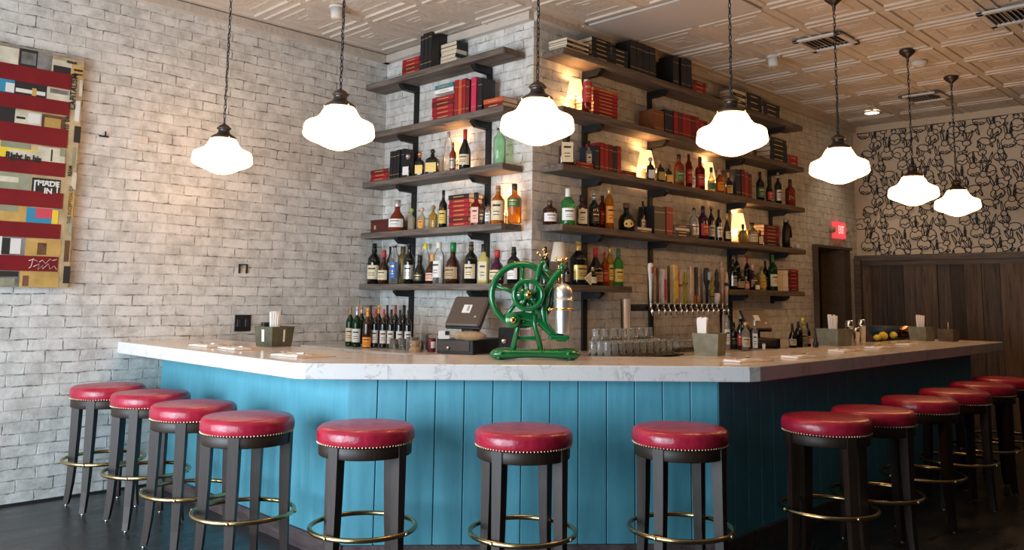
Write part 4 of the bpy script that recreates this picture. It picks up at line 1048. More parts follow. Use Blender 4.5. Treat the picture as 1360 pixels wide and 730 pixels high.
# ------------------------------------------------------------------ beer taps
YT=-.42
def onx(u,v): return on(1,YT,u,v)
tower=thing('beer_tap_tower','long black and chrome beer tap rail standing on two chrome columns','tap tower')
pa=onx(831,397); pb_=onx(958,403); zr=(onx(900,409).z)
b=MB(); b.lathe([(.0001,0),(.055,0),(.055,.01),(.042,.014),(.042,pa.z-ZB),(.036,pa.z-ZB+.005),(.0001,pa.z-ZB+.005)],28,(pa.x,YT,ZB)); b.build('column',chrome,tower)
b=MB(); b.lathe([(.0001,0),(.055,0),(.055,.01),(.035,.014),(.035,pb_.z-ZB-.02),(.0001,pb_.z-ZB-.02)],28,(pb_.x,YT,ZB)); b.build('column',chrome,tower)
b=MB(); b.box(((pa.x+pb_.x)/2+.02,YT,zr+.005),(pb_.x-pa.x-.02,.075,.055),bev=.01); b.build('rail',blackm,tower)
def blend(mb,secs,n=10,c=(0,0),sq=0,mi=0,fl=1): mb.lathe(secs,n,(c[0],c[1],0),mi,sq=sq,sy=fl)
HU=[(854,52,9.5,'white_red'),(863,46,6.5,'brownslim'),(871,44,9,'pinkwhite'),(878,49,5.5,'darkslim'),(885.5,50,11.5,'yellow'),(893.5,42,8.5,'cream'),(900.5,40,8,'olive'),(908,49,8.5,'tusk'),(915,47,7.5,'brownorange'),(922,45,5.5,'grey'),(929,46,11,'bluehead'),(936,34,6.5,'olive2'),(942.5,45,9.5,'goblet'),(949.5,56,8.5,'wood'),(955.5,41,7.5,'creamblack')]
HC={'white_red':((.62,.57,.52),(.45,.06,.04)),'brownslim':((.10,.04,.025),(.10,.04,.025)),'pinkwhite':((.62,.48,.44),(.40,.05,.06)),'darkslim':((.06,.05,.045),(.3,.3,.3)),'yellow':((.60,.40,.14),(.75,.50,.05)),'cream':((.60,.45,.32),(.30,.10,.06)),'olive':((.30,.30,.02),(.35,.15,.05)),'tusk':((.58,.43,.28),(.5,.35,.2)),'brownorange':((.035,.02,.015),(.62,.16,.03)),'grey':((.12,.11,.10),(.12,.11,.10)),'bluehead':((.02,.02,.025),(.45,.60,.70)),'olive2':((.30,.24,.02),(.02,.02,.02)),'goblet':((.02,.02,.02),(.66,.63,.60)),'wood':((.50,.32,.19),(.4,.22,.12)),'creamblack':((.62,.47,.36),(.03,.03,.03))}
HD={'white_red':'white flaring handle, red round badge','brownslim':'slim brown handle','pinkwhite':'pale pink handle, red lettering','darkslim':'slim dark handle','yellow':'tall badge handle, yellow front','cream':'cream figure handle','olive':'olive green handle','tusk':'cream tusk handle','brownorange':'dark handle, orange foot','grey':'slim grey handle','bluehead':'black handle, pale blue head','olive2':'olive and black handle','goblet':'black and white goblet handle','wood':'wooden handle, black spire','creamblack':'cream handle, black bands'}
zf=zr-.0
for i,(u,h_,w_,kd) in enumerate(HU):
    p=onx(u,409); x=p.x; m_=mpp(p); H_=h_*m_*1.02; wd=w_*m_/2
    t=thing('beer_tap','beer tap with %s'%HD[kd],'beer tap',(x,YT,0),0,'beer taps on the rail')
    b=MB(); b.tube([(0,-.038,zr),(0,-.075,zr+.004),(0,-.085,zr+.0)],.010,8); b.tube([(0,-.078,zr+.005),(-.0,-.090,zr-.025),(-.0,-.10,zr-.06)],.009,8,rs=[.012,.011,.008]); b.tube([(0,-.078,zr+.0),(0,-.078,zr+.035)],.007,8); b.lathe([(.012,-.006),(.014,0),(.012,.006)],12,(0,-.078,zr+.035)); b.build('faucet',chrome,t)
    z0_=zr+.041; c1=mat('tap_'+kd+'_a',HC[kd][0],.45,noise=.15,nscale=30); c2=mat('tap_'+kd+'_b',HC[kd][1],.45)
    b=MB(); Y=-.078
    S_={'white_red':[(.35,0),(.45,.1),(.55,.3),(.62,.55),(.85,.72),(1,.85),(.95,.97),(.5,1)],'brownslim':[(.6,0),(.8,.3),(.6,.6),(.9,.9),(.5,1)],'pinkwhite':[(.4,0),(.7,.06),(.75,.4),(.85,.75),(1,.9),(.9,1)],
    'darkslim':[(.8,0),(.9,.5),(.7,.8),(.9,.9),(.4,1)],'yellow':[(.45,0),(.75,.05),(.85,.6),(1,.63),(1,.72),(.95,.74),(.95,.97),(.5,1)],'cream':[(.4,0),(.7,.05),(.65,.3),(.9,.5),(.8,.62),(.5,.68),(.8,.78),(.8,.9),(.4,1)],
    'olive':[(.9,0),(.95,.1),(.6,.3),(.7,.6),(.9,.75),(.5,1)],'tusk':[(.5,0),(.9,.1),(.8,.4),(.9,.7),(.6,.85),(.15,1)],'brownorange':[(.9,0),(.95,.22),(.75,.24),(.7,.8),(.8,.95),(.5,1)],'grey':[(.8,0),(.9,.7),(.5,.85),(.15,1)],
    'bluehead':[(.4,0),(.45,.4),(.6,.5),(1,.62),(1,.9),(.6,1)],'olive2':[(.4,0),(.5,.25),(1,.4),(.8,.75),(.4,1)],'goblet':[(.9,0),(.9,.3),(.6,.4),(.9,.55),(.95,.62),(.6,.68),(.8,.85),(.2,1)],'wood':[(.55,0),(.65,.3),(.6,.6),(.85,.7),(.8,.8),(.3,.84),(.45,.9),(.05,1)],'creamblack':[(.6,0),(.65,.4),(.9,.55),(.8,.8),(.5,1)]}[kd]
    lean=(-.010 if kd in('white_red','tusk') else 0)
    b.lathe([(r_*wd,z0_+zz*H_) for r_,zz in S_],14,(0,Y,0),smooth=True,sq=(5 if kd in('yellow','brownorange','pinkwhite') else 0),sy=.7); hd=b.build('handle',c1,t)
    b=MB(); rr=wd*1.03
    seg={'white_red':(.74,.9),'yellow':(.12,.58),'pinkwhite':(.1,.7),'brownorange':(.0,.22),'bluehead':(.66,.88),'goblet':(.0,.3),'wood':(.84,1),'creamblack':(.56,.66),'cream':(.52,.60),'olive2':(.25,.3),'olive':(.62,.7)}.get(kd)
    if seg:
        if kd in('white_red','yellow','pinkwhite','bluehead'): b.box((0,Y-wd*.72,z0_+H_*(seg[0]+seg[1])/2),(wd*1.2,.004,H_*(seg[1]-seg[0])),bev=.001)
        elif kd=='wood': b.lathe([(wd*.45,z0_+.84*H_),(wd*.5,z0_+.9*H_),(.0003,z0_+H_*1.02)],12,(0,Y,0))
        else: b.lathe([(rr,z0_+seg[0]*H_),(rr,z0_+seg[1]*H_)],14,(0,Y,0),sy=.72)
        b.build('badge',c2,hd)
# bottles and jars right of the taps
rb=[(966,464,8,58,'liq','clear','white','black','foil','tall clear bottle with dark cap beside the tap column'),(975,463,11,36,'liq','dark','black','black','pour','dark bottle with pourer right of the napkin box'),(984,464,10,44,'liq','dark','red','silver','pour','dark bottle with orange-red label behind the napkin box'),
(991,465,11,38,'liq','cgold','cream','gold','ball','clear bottle with gold stopper, cream label beside register'),(987,459.5,9,47,'wine','dark',None,'silver','pour','slim dark bottle behind the gold-stoppered one'),(1003,465,9,40,'box','clear','white','silver','screw','square clear bottle right beside the far register'),
(1053,462,10,32,'burg','dark','cream','black','foil','dark wine bottle with cream label right of the far register'),(1061,461,10,34,'wine','dark',None,'black','foil','plain dark bottle between the labelled ones past register'),(1067,461,12,38,'liq','cgold','silver','lyellow','foil','pale bottle with yellow neck past the far register'),(1073,460,8,31,'wine','dark','pink','black','foil','last dark bottle on the back bar before the doorway')]
_q=on(2,ZB,1028,463)
for _a in (-.1,0,.1): BBL.append((_q.x+.02+_a,_q.y+.2-_a*.4,.23))
for u,v,w_,h_,kd,gl,lb,cp,ck,ds in rb: BB(u,v,w_,h_,kd,gl,lb,cp,ck,ds,name='liquor_bottle',grp='bottles beside the far register')
p=on(2,ZB,1009,464.5); jar((p.x,p.y-.04,ZB+.0005),.05,.014,white,None,'tiny white pill-like jar before the far register',L['white'],name='small_jar')

# ------------------------------------------------------------------ green machine
AX=(P2-P1).normalized(); mang=math.atan2(AX.y,AX.x)
mo=on(2,ZT,710,477.5); K=mpp(mo)
M0=thing('bar_machine','green cast iron hand-cranked bar machine with flywheel and metal shaker','machine',(mo.x,mo.y,ZT+.0005),mang)
def X(u): return (u-710)*K
def Z(v): return (477.5-v)*K*1.0
# base casting
b=MB(); secs=[]
for u,hw,h0,h1 in ((650,.006,.020,.034),(653,.034,.010,.052),(660,.054,.0,.066),(670,.058,.0,.070),(684,.054,.006,.064),(700,.050,.010,.062),(720,.050,.010,.062),(738,.054,.006,.064),(752,.058,.0,.070),(762,.054,.0,.066),(768,.034,.010,.052),(772,.006,.020,.034)):
    secs.append([Vector((X(u),cos(a*pi/6)*hw,(h0+h1)/2+sin(a*pi/6)*(h1-h0)/2*(1 if 1 else 1))) for a in range(12)])
b.loft(secs,smooth=True)
for sx_ in (662,756):
    for sy_ in (-1,1): b.lathe([(.0001,0),(.014,0),(.012,.03),(.0001,.03)],10,(X(sx_),sy_*.035,0))
bs=b.build('base_casting',greenp,M0)
b=MB()
for i in range(22):
    u=677+i*3.1; 
    if u<742: b.sphere((X(u),-.051,.052),.0055,n=6)
for u in (664,753): b.lathe([(.0001,0),(.010,0),(.010,.008),(.0001,.008)],10,(X(u),-.060,.040),M=Matrix.Rotation(radians(90),3,'X'))
b.build('bead_row',mat('green_enamel_lit',(.02,.26,.06),.3),bs)  # brighter copy of the enamel, lit look of the beads put into the colour
# pillars
for (ua,ub) in ((680,688),(719,709)):
    b=MB(); wv=.016
    for y_ in (-.020,.020):
        b.tube([(X(ua),y_*1.5,.045),(X(ub),y_,Z(430)),(X(ub),y_,Z(418))],.009,8,rs=[.016,.012,.011])
    b.add([(X(ua)-wv*.4,-.004,.045),(X(ua)+wv*.4,-.004,.045),(X(ub)+wv*.3,-.004,Z(420)),(X(ub)-wv*.3,-.004,Z(420)),(X(ua)-wv*.4,.004,.045),(X(ua)+wv*.4,.004,.045),(X(ub)+wv*.3,.004,Z(420)),(X(ub)-wv*.3,.004,Z(420))],[(0,1,2,3),(7,6,5,4),(0,4,5,1),(1,5,6,2),(2,6,7,3),(3,7,4,0)])
    pl=b.build('pillar',greenp,M0)
    b=MB(); b.lathe([(.0001,0),(.008,0),(.008,.018),(.005,.022),(.0001,.022)],10,(X(ua+2),-.03,.055)); b.build('bolt',gold,pl)
b=MB(); b.box((X(699),0,Z(449)),(.11,.03,.020),bev=.003); b.build('cross_bar',greenp,M0)
b=MB(); b.box((X(699),0,Z(430)),(.13,.05,.024),bev=.004); b.build('cross_bar',greenp,M0)
# wheels (axis along y)
RXm=Matrix.Rotation(radians(90),3,'X')
def wheel(name,u,v,r,rt_,y,ns,sp0,hubr,wk=.012,flat=1.3):
    b=MB(); c=Vector((X(u),y,Z(v)))
    b.tube([c+Vector((cos(2*pi*i/48)*r,0,sin(2*pi*i/48)*r)) for i in range(48)],rt_,10,closed=True,flat=flat)
    for k in range(ns):
        a=sp0+2*pi*k/ns; d=Vector((cos(a),0,sin(a))); b.tube([c+d*hubr*.8,c+d*r*.5,c+d*(r-rt_*.5)],.008,8,rs=[wk*1.15,wk*.8,wk])
    b.lathe([(.0001,-.018),(hubr,-.018),(hubr*1.05,0),(hubr,.018),(.0001,.018)],18,c,M=RXm)
    w_=b.build(name,greenp,M0)
    return w_,c
fw,c=wheel('flywheel',693,392,41*K,.019,.055,5,radians(90),.035,.015)
hw_,c=wheel('hand_wheel',699.5,392,18.6*K,.0155,-.05,5,radians(95),.026,.011)
b=MB(); b.lathe([(.0001,0),(.018,0),(.019,.008),(.012,.014),(.0001,.014)],18,c+Vector((0,-.018,0)),M=RXm); b.build('hub_cap',gold,hw_)
b=MB(); b.tube([(X(699.5),-.05,Z(392)),(X(695),.07,Z(392))],.012,10); b.build('axle',steel,M0)
# pinion
b=MB(); c=Vector((X(679.6),-.045,Z(425.5))); b.lathe([(.0001,-.014),(.040,-.014),(.046,-.004),(.046,.004),(.040,.014),(.0001,.012)],26,c,M=RXm); b.lathe([(.0001,-.1),(.014,-.1),(.014,0),(.0001,0)],12,c,M=RXm); pn=b.build('pinion_disc',greenp,M0)
b=MB(); b.lathe([(.0001,0),(.019,0),(.019,.008),(.010,.014),(.0001,.014)],18,c+Vector((0,-.012,0)),M=RXm); b.build('hub_cap',gold,pn)
# sweeping frame
b=MB()
b.tube([(X(680),-.02,Z(421)),(X(692),-.015,Z(420)),(X(706),-.01,Z(423)),(X(718),0,Z(428)),(X(727),0,Z(437)),(X(735),0,Z(445)),(X(748),0,Z(447.5))],.012,10,rs=[.026,.028,.028,.026,.024,.022,.016],flat=.7)
b.tube([(X(730),0,Z(442)),(X(723),0,Z(428)),(X(721),0,Z(412)),(X(722),0,Z(398)),(X(727),0,Z(385)),(X(734),0,Z(371)),(X(741),0,Z(362)),(X(746),0,Z(360))],.014,10,rs=[.018,.022,.023,.023,.022,.020,.019,.018],flat=.8)
b.tube([(X(716),0,Z(425)),(X(712),0,Z(405)),(X(711),0,Z(385)),(X(713),0,Z(368)),(X(717),0,Z(352)),(X(721),0,Z(346))],.012,10,rs=[.026,.024,.020,.018,.016,.012],flat=.8)
b.tube([(X(722),0,Z(358)),(X(728),0,Z(360)),(X(731),0,Z(366))],.008,8)
b.tube([(X(690),0,Z(430)),(X(695),0,Z(410)),(X(699),0,Z(392))],.012,8); b.tube([(X(712),0,Z(428)),(X(706),0,Z(410)),(X(700),0,Z(394))],.012,8)
b.build('frame',greenp,M0)
b=MB(); b.box((X(742),0,Z(448)),(.115,.085,.026),bev=.006); b.box((X(745),0,Z(451.5)),(.06,.05,.014),bev=.004); b.build('cup_platform',greenp,M0)
b=MB(); b.lathe([(.014,Z(363)),(.013,Z(350)),(.009,Z(349))],14,(X(746),0,0)); b.build('spindle_sleeve',greenp,M0)
b=MB(); b.lathe([(.005,Z(382)),(.005,Z(346)),(.0001,Z(346))],10,(X(746),0,0)); b.tube([(X(738),0,Z(344)),(X(746),0,Z(347)),(X(753),0,Z(344))],.008,8); 
for u in (738,746,752): b.sphere((X(u),0,Z(343.5)),.011,n=10)
b.build('spindle_knob',gold,M0)
b=MB()
for u,v in ((713,336),(721,331.5),(725,338)): b.sphere((X(u),0,Z(v)),.011,n=10); b.tube([(X(u),0,Z(v)),(X(722),0,Z(344))],.003,6)
b.build('ornament_knob',gold,M0)
b=MB(); b.tube([(X(721),0,Z(346)),(X(724),0,Z(352)),(X(725),0,Z(356))],.008,8); b.sphere((X(718),0,Z(344)),.009,n=8); b.sphere((X(740),0,Z(357)),.006,n=8); b.build('ornament_stem',greenp,M0)
# shaker cup with dome
b=MB(); s_=[(9.5,443.0),(9.6,442),(12.6,402),(13.0,400),(13.1,398),(12.4,397.5),(12.6,392),(12.4,386),(10.5,381),(6.5,377.5),(2.5,376),(.01,376)]
b.lathe([(r_*K,Z(v)) for r_,v in s_],28,(X(747.5),0,0)); sh=b.build('shaker_cup',mat('satin_steel',(.86,.83,.80),.3,.9),M0)
b=MB(); b.lathe([(12.4*K,Z(412)),(12.7*K,Z(412)),(12.8*K,Z(409)),(12.5*K,Z(409))],24,(X(747.5),0,0),cap=False); b.tube([(X(728),-.01,Z(411)),(X(737),-.02,Z(410.5))],.006,8); b.sphere((X(729),-.01,Z(411)),.012,n=10); b.build('clamp_ring',gold,sh)
# striped paper cone behind: folded triangular card on the shelf
p=on(1,-.17,771,366); b=MB(); b.prism([(-.045,0),(.035,.052),(.035,-.052)],0,.01,M=Matrix.Rotation(radians(90),3,'X')); o=b.build('paper_pennant',cream); o.location=p; o.location.z=SH[5]+.053; tag(o,'pointed cream card leaning before the big dark bottle, lowest shelf','card')
o.location.y=-.245

# ------------------------------------------------------------------ caddies
def caddy(u,v,wpx,hpx,rz,ds,mt,straw='straws',tags=False):
    p=on(2,ZT,u,v); m_=mpp(p); w_=wpx*m_; h=hpx*m_; t=thing('napkin_caddy',ds,'caddy',(p.x,p.y,ZT+.0005),rz,'box caddies on the bar')
    d_=w_*1.0; k=.86
    def sq(a,z): return [Vector((-a[0],-a[1],z)),Vector((a[0],-a[1],z)),Vector((a[0],a[1],z)),Vector((-a[0],a[1],z))]
    b=MB(); w2,d2=w_/2,d_/2; th=.008
    O=[sq((w2*k,d2*k),0),sq((w2,d2),h),sq((w2-th,d2-th),h),sq((w2*k-th,d2*k-th),.01)]; vs=[q for s__ in O for q in s__]; fs=[(3,2,1,0),(12,13,14,15)]
    for a in range(3):
        for i in range(4): j=(i+1)%4; fs.append((a*4+i,a*4+j,a*4+4+j,a*4+4+i))
    b.add(vs,fs); bd=b.build('caddy_box',mt,t)
    if tags:
        for s__ in (0,1):
            b=MB()
            if s__==0: b.add([(.0,-d2*.93-.004,h*.25),(.016,-d2*.93-.004,h*.25),(.016,-d2*.985-.002,h*.85),(.0,-d2*.985-.002,h*.85)],[(0,1,2,3)])
            else: b.add([(-w2*.925-.004,.014,h*.25),(-w2*.925-.004,-.014,h*.25),(-w2*.985-.002,-.014,h*.85),(-w2*.985-.002,.014,h*.85)],[(0,1,2,3)])
            b.build('card_slot',white,bd)
    return p,t,w_,h,m_
rs=random.Random(5)
def straws(p,h,lab,r=.028,n=22,z=ZT,dx=0,dy=0):
    """a tapered white paper bundle standing in the caddy"""
    t=thing('straw_bundle',lab,'straws',(p.x+dx,p.y+dy,z+.012))
    b=MB(); k=0
    for ring_,c_ in ((0,1),(.45,7),(.95,13)):
        for i in range(c_):
            a=2*pi*i/c_+ring_; x,y=cos(a)*r*ring_,sin(a)*r*ring_
            b.tube([(x*.72,y*.72,0),(x*1.05,y*1.05,h+rs.uniform(-.006,.008))],.0042,6)
    b.build('paper_straw',white,t); t.children[0]['kind']='stuff'
    return t
def fol(p,h,lab,w_=.05,rz=0,dx=0,dy=0):
    t=thing('folded_napkins',lab,'napkins',(p.x+dx,p.y+dy,ZT+.012),rz)
    b=MB(); n=7
    for i in range(n):
        y=-w_*.4+i*w_*.8/n; hh=h+rs.uniform(-.01,.008); vs=[(-w_*.40,y,0),(w_*.40,y,0),(w_*.55,y*1.2,hh),(w_*.2,y*1.2,hh+.006),(0,y*1.2,hh-.004),(-w_*.25,y*1.2,hh+.007),(-w_*.58,y*1.2,hh)]; n_=len(vs)
        b.add(vs+[(a,c_+.004,d_) for a,c_,d_ in vs],[tuple(range(n_)),tuple(range(2*n_-1,n_-1,-1))]+[(i_,n_+i_,n_+(i_+1)%n_,(i_+1)%n_) for i_ in range(n_)])
    b.build('napkin_sheets',white,t); return t
p,t,w_,h,m_=caddy(363.5,459.5,37,26,radians(9),'olive wooden caddy with two white card slots on the bar by the brick wall',greywood3,tags=True)
straws(p,.225,'white paper straws standing in the caddy by the brick wall',.036)
b=MB(); b.box((0,0,.07),(.06,.035,.14),bev=.004); b.box((0,0,.145),(.064,.04,.016),bev=.003); o=b.build('dark_holder',blackp); o.location=(p.x-.042,p.y+.040,ZT+.0125); tag(o,'black holder standing in the caddy by the brick wall','holder')
p,t,w_,h,m_=caddy(943,471.5,36,29,radians(12),'grey caddy holding white napkins at the second bar corner',greywood)
fol(p,.225,'tall folded white napkins in the corner caddy',.058,radians(-72),-.045,.024)
b=MB(); b.box((0,0,.065),(.05,.06,.13),bev=.003); o=b.build('dark_holder',blackp); o.location=(p.x+.03,p.y-.025,ZT+.0125); tag(o,'black holder in the corner napkin caddy','holder')
p=on(2,ZT,970,474.0); b=MB(); b.tube([(0,0,0),(.012,.01,.10),(.02,.03,.16)],.008,8,rs=[.016,.013,.005],flat=.4); 
p,t,w_,h,m_=caddy(1109,458.5,34,22,radians(-12),'grey caddy with straws on the shadowed bar top before the doorway',greywood)
straws(p,.235,'white paper straws in the caddy before the doorway',.036,dx=-.03)
p,t,w_,h,m_=caddy(1225,452.2,25,18,radians(-10),'grey caddy with straws near the far end of the bar',greywood)
straws(p,.225,'white paper straws in the caddy near the bar end',.035,dx=-.03)
p,t,w_,h,m_=caddy(1260,453.0,21,16,radians(-5),'low dark wooden caddy at the bar end beside the last straws',greywood2)
b=MB(); b.tube([(0,0,.0),(0,0,.17)],.004,6); o=b.build('receipt_spike',steel); o.location=(p.x-.06,p.y-.02,ZT+.012); tag(o,'thin metal rod standing in the last dark caddy','rod')
p=on(2,ZT,1083.5,461); b=MB(); b.lathe([(.0001,0),(.02,0),(.024,.02),(.02,.04),(.012,.05),(.014,.07),(.0001,.09)],14); o=b.build('pepper_mill',blackp); o.location=(p.x,p.y,ZT+.0005); tag(o,'small black pepper mill beside the caddy before the doorway','mill')
# metal tumblers
for u,v,h_,w_,ds in ((1129,456.5,31,11,'steel cocktail shaker tin left of three beyond the straw caddy'),(1138,458,23,9,'short steel jigger cup between the two tall shaker tins'),(1145.5,456.5,32,10.5,'steel cocktail shaker tin right of three beyond the straw caddy')):
    p=on(2,ZT,u,v); m_=mpp(p); h=h_*m_; r=w_*m_/2; t=thing('shaker_tin',ds,'shaker',(p.x,p.y,ZT+.0005),0,'steel shaker tins on the bar')
    b=MB(); b.lathe([(.0001,0),(r*.75,0),(r*.78,.004),(r*.95,h*.72),(r,h*.74)],24); b.build('tin_body',chrome,t)
    b=MB(); b.lathe([(r*1.0,h*.745),(r*.98,h*.78),(r*.88,h*.97),(r*.8,h),(.0001,h)],24); b.build('tin_cap',chrome,t)
# bowl, lemons, copper bowl
p=on(2,ZT,1174,448.6); t=thing('dark_bowl','dark blue-grey bowl behind the lemons','bowl',(p.x,p.y,ZT+.0005)); b=MB(); b.lathe([(.0001,0),(.09,0),(.14,.05),(.16,.12),(.152,.12),(.13,.05),(.08,.01),(.0001,.01)],28); b.build('bowl_shell',mat('bowl_dark',(.03,.045,.055),.5),t)
p=on(2,ZT,1201,447.6); t=thing('copper_bowl','shiny copper bowl beside the dark bowl, left of the last straw caddy','bowl',(p.x,p.y,ZT+.0005)); b=MB(); b.lathe([(.0001,0),(.06,0),(.12,.04),(.145,.11),(.14,.11),(.11,.045),(.05,.01),(.0001,.01)],28); b.build('bowl_shell',mat('copper_metal',(.75,.36,.16),.2,1),t)
lem=mat('lemon_peel',(.78,.60,.06),.4,bump=.3,bscale=120)
for u,v,s__,ds in ((1165,452.5,.030,'small lemon at the near edge of the lemon group'),(1173,452,.042,'largest lemon, middle of the group before the dark bowl'),(1187,450,.036,'lemon resting beside the copper bowl')):
    p=on(2,ZT,u,v); b=MB(); b.lathe([(.0001,-1.25*s__),(.25*s__,-1.15*s__),(.7*s__,-.8*s__),(1*s__,-.1*s__),(.95*s__,.3*s__),(.6*s__,.85*s__),(.2*s__,1.12*s__),(.0001,1.2*s__)],16,M=Matrix.Rotation(radians(90),3,'Y')@Matrix.Rotation(rs.uniform(-.3,.3),3,'Z')); o=b.build('lemon',lem); o.location=(p.x,p.y,ZT+s__+.0005); o.rotation_euler=(0,0,rs.uniform(0,3)); tag(o,ds,'lemon','lemons on the bar')

# place settings: paper mat with napkin, fork on top
kr=mat('kraft_mat',(.50,.36,.24),.8,noise=.06)
ST=[(262,460.2,'by the brick wall',0),(300,464,'between the wall setting and the first caddy',0),(376,473.5,'in front of the first caddy at the bar corner',0),(985,481,'at the second bar corner',1),(1060,475.5,'just past the second bar corner',1),(1118,467,'in front of the doorway caddy',1),(1166,462.8,'in front of the shaker tins',1),(1205,458.5,'nearest the bar end',1)]
for u,v,wh,sd in ST:
    p=on(2,ZT,u,v); rz=radians(90 if sd==0 else 0)+rs.uniform(-.1,.1)
    b=MB(); b.box((0,0,.001),(.36,.24,.0016)); o=b.build('paper_placemat',kr); iy=(.08 if sd==0 else 0); o.location=(p.x+(.12 if sd==0 else .12),p.y+(0 if sd==0 else .08),ZT+.0006); o.rotation_euler=(0,0,rz); tag(o,'brown paper placemat '+wh,'placemat','paper placemats along the bar')
    q0=o.location.copy()
    b=MB(); vs=[]; n_=6
    b.loft([[Vector((x,-.06,.0)),Vector((x,.06,.0)),Vector((x,.055,.010+.003*sin(x*40))),Vector((x,-.052,.012+.004*cos(x*30)))] for x in (-.12,-.07,-.02,.04,.10,.13)],smooth=False)
    o=b.build('paper_napkin',white); o.location=(q0.x-(.06 if sd==0 else .05),q0.y-(0 if sd==0 else .05),ZT+.0026); o.rotation_euler=(0,0,rz+.05); tag(o,'folded white napkin '+wh,'napkin','white napkins along the bar'); nl=o.location.copy()
    t=thing('table_fork','fork lying on the napkin '+wh,'fork',(nl.x,nl.y,ZT+.0185),rz+rs.uniform(-.2,.2),'forks along the bar')
    b=MB(); b.tube([(-.10,0,.003),(-.03,0,.001),(.04,0,.004),(.06,0,.006)],.004,6,rs=[.006,.003,.003,.008],flat=.5); b.build('handle',steel,t)
    b=MB(); 
    for y_ in (-.008,-.0027,.0027,.008): b.tube([(.06,y_*.8,.006),(.08,y_,.002),(.105,y_,.007)],.0014,5)
    b.build('tines',steel,t)

# ------------------------------------------------------------------ art on the left wall
def text_mesh(body,size,name,m,parent,mw,ext=.0008,bold=0):
    cu=bpy.data.curves.new(name,'FONT'); cu.body=body; cu.size=size; cu.extrude=ext; cu.align_x='CENTER'; cu.align_y='CENTER'; cu.offset=bold
    o=bpy.data.objects.new(name,cu); COL.objects.link(o); bpy.context.view_layer.update()
    me=bpy.data.meshes.new_from_object(o.evaluated_get(bpy.context.evaluated_depsgraph_get())); bpy.data.objects.remove(o)
    me.materials.clear(); me.materials.append(m); r=bpy.data.objects.new(name,me); COL.objects.link(r); r.parent=parent; r.matrix_local=mw; return r
ZA0,ZA1=1.457,3.10; AXR=-2.755; AXL=-4.3
art=thing('collage_picture','large collage artwork of red stripes over newspaper cuttings on the brick wall','artwork',(0,W-.03,0))
collm=[mat('cut_tan',(.42,.31,.17),.7,noise=.3,nscale=9),mat('cut_grey',(.17,.16,.15),.7,noise=.5,nscale=14),mat('cut_olive',(.26,.26,.17),.7,noise=.2,nscale=11),mat('cut_cream',(.55,.50,.38),.7,noise=.2,nscale=12),mat('cut_black',(.02,.018,.018),.6),mat('cut_blue',(.03,.22,.36),.6),mat('cut_yellow',(.72,.52,.04),.6),mat('cut_ochre',(.45,.28,.08),.6,noise=.3,nscale=8),mat('cut_brown',(.13,.06,.03),.6,noise=.5,nscale=10),mat('cut_pinkred',(.55,.06,.09),.6),mat('cut_white',(.66,.63,.58),.6)]
b=MB(); b.box(((AXL+AXR)/2,-.0,(ZA0+ZA1)/2),(AXR-AXL,.055,ZA1-ZA0),0); cv=b.build('canvas',collm[0],art)
# bands
def zz(v): return on(1,W-.06,50,v).z
def xx(u,v): return on(1,W-.06,u,v).x
band=(ZA1-ZA0)/15.3
redm=mat('stripe_red',(.17,.004,.009),.5,noise=.15,nscale=5)
reds=[(91,112),(129,148),(167,192),(213,232),(254,275),(296,316),(340,360)]
b=MB()
for a_,c_ in reds:
    za,zb3=zz(a_),zz(c_); b.box(((AXL+AXR-.075)/2,-.0305,(za+zb3)/2),(AXR-.075-AXL,.003,za-zb3))
b.build('red_stripe',redm,art)
b=MB()
def patch(u0,v0,u1,v1,mi,lift=0):
    x0_,x1_=xx(u0,200),xx(u1,200); za,zb3=zz(v0),zz(v1); b.box(((x0_+x1_)/2,-.0285-lift,(za+zb3)/2),(x1_-x0_,.0016,abs(za-zb3)),mi)
for a in [(-60,70,14,91,3),(15,68,40,91,4),(18,72,38,88,1,.001),(40,70,60,91,1),(60,74,87,91,3),(62,82,86,91,4,.001),(88,78,103,93,7),(90,82,102,85,4,.001),(90,88,102,90,4,.001),
 (-60,112,12,129,5),(0,116,12,128,10,.001),(12,112,56,129,4),(14,121,54,126,10,.001),(36,118,42,128,7,.002),(56,113,91,129,3),(60,114,85,120,1,.001),
 (-60,148,16,167,4),(16,150,52,168,3),(18,158,30,161,4,.001),(34,152,50,164,10,.001),(52,150,84,173,8),(56,154,78,168,7,.001),
 (-60,192,10,213,6),(0,192,40,200,2,.001),(10,200,56,213,6),(12,202,55,213,3,.001),(50,194,87,214,3,.0015),(68,196,70,212,4,.003),(80,194,87,204,2,.002),
 (-60,232,44,254,2),(3,238,28,245,3,.001),(46,236,84,256,4),(49,239,81,256,10,.001),(51,241,79,256,4,.002),
 (-60,274,42,296,7),(-60,274,30,283,2,.001),(42,276,84,298,5),(54,276,76,289,9,.001),(76,277,84,299,6,.001),
 (-60,316,44,340,1),(0,316,13,340,10,.001),(24,318,38,338,10,.001),(13,318,24,339,4,.0015),(44,317,91,340,7),(60,322,72,338,8,.001),
 (-60,360,40,381,1),(0,361,38,368,4,.001),(4,370,34,380,2,.001),(40,360,91,381,7),(44,366,52,380,8,.001)]:
    patch(*a)
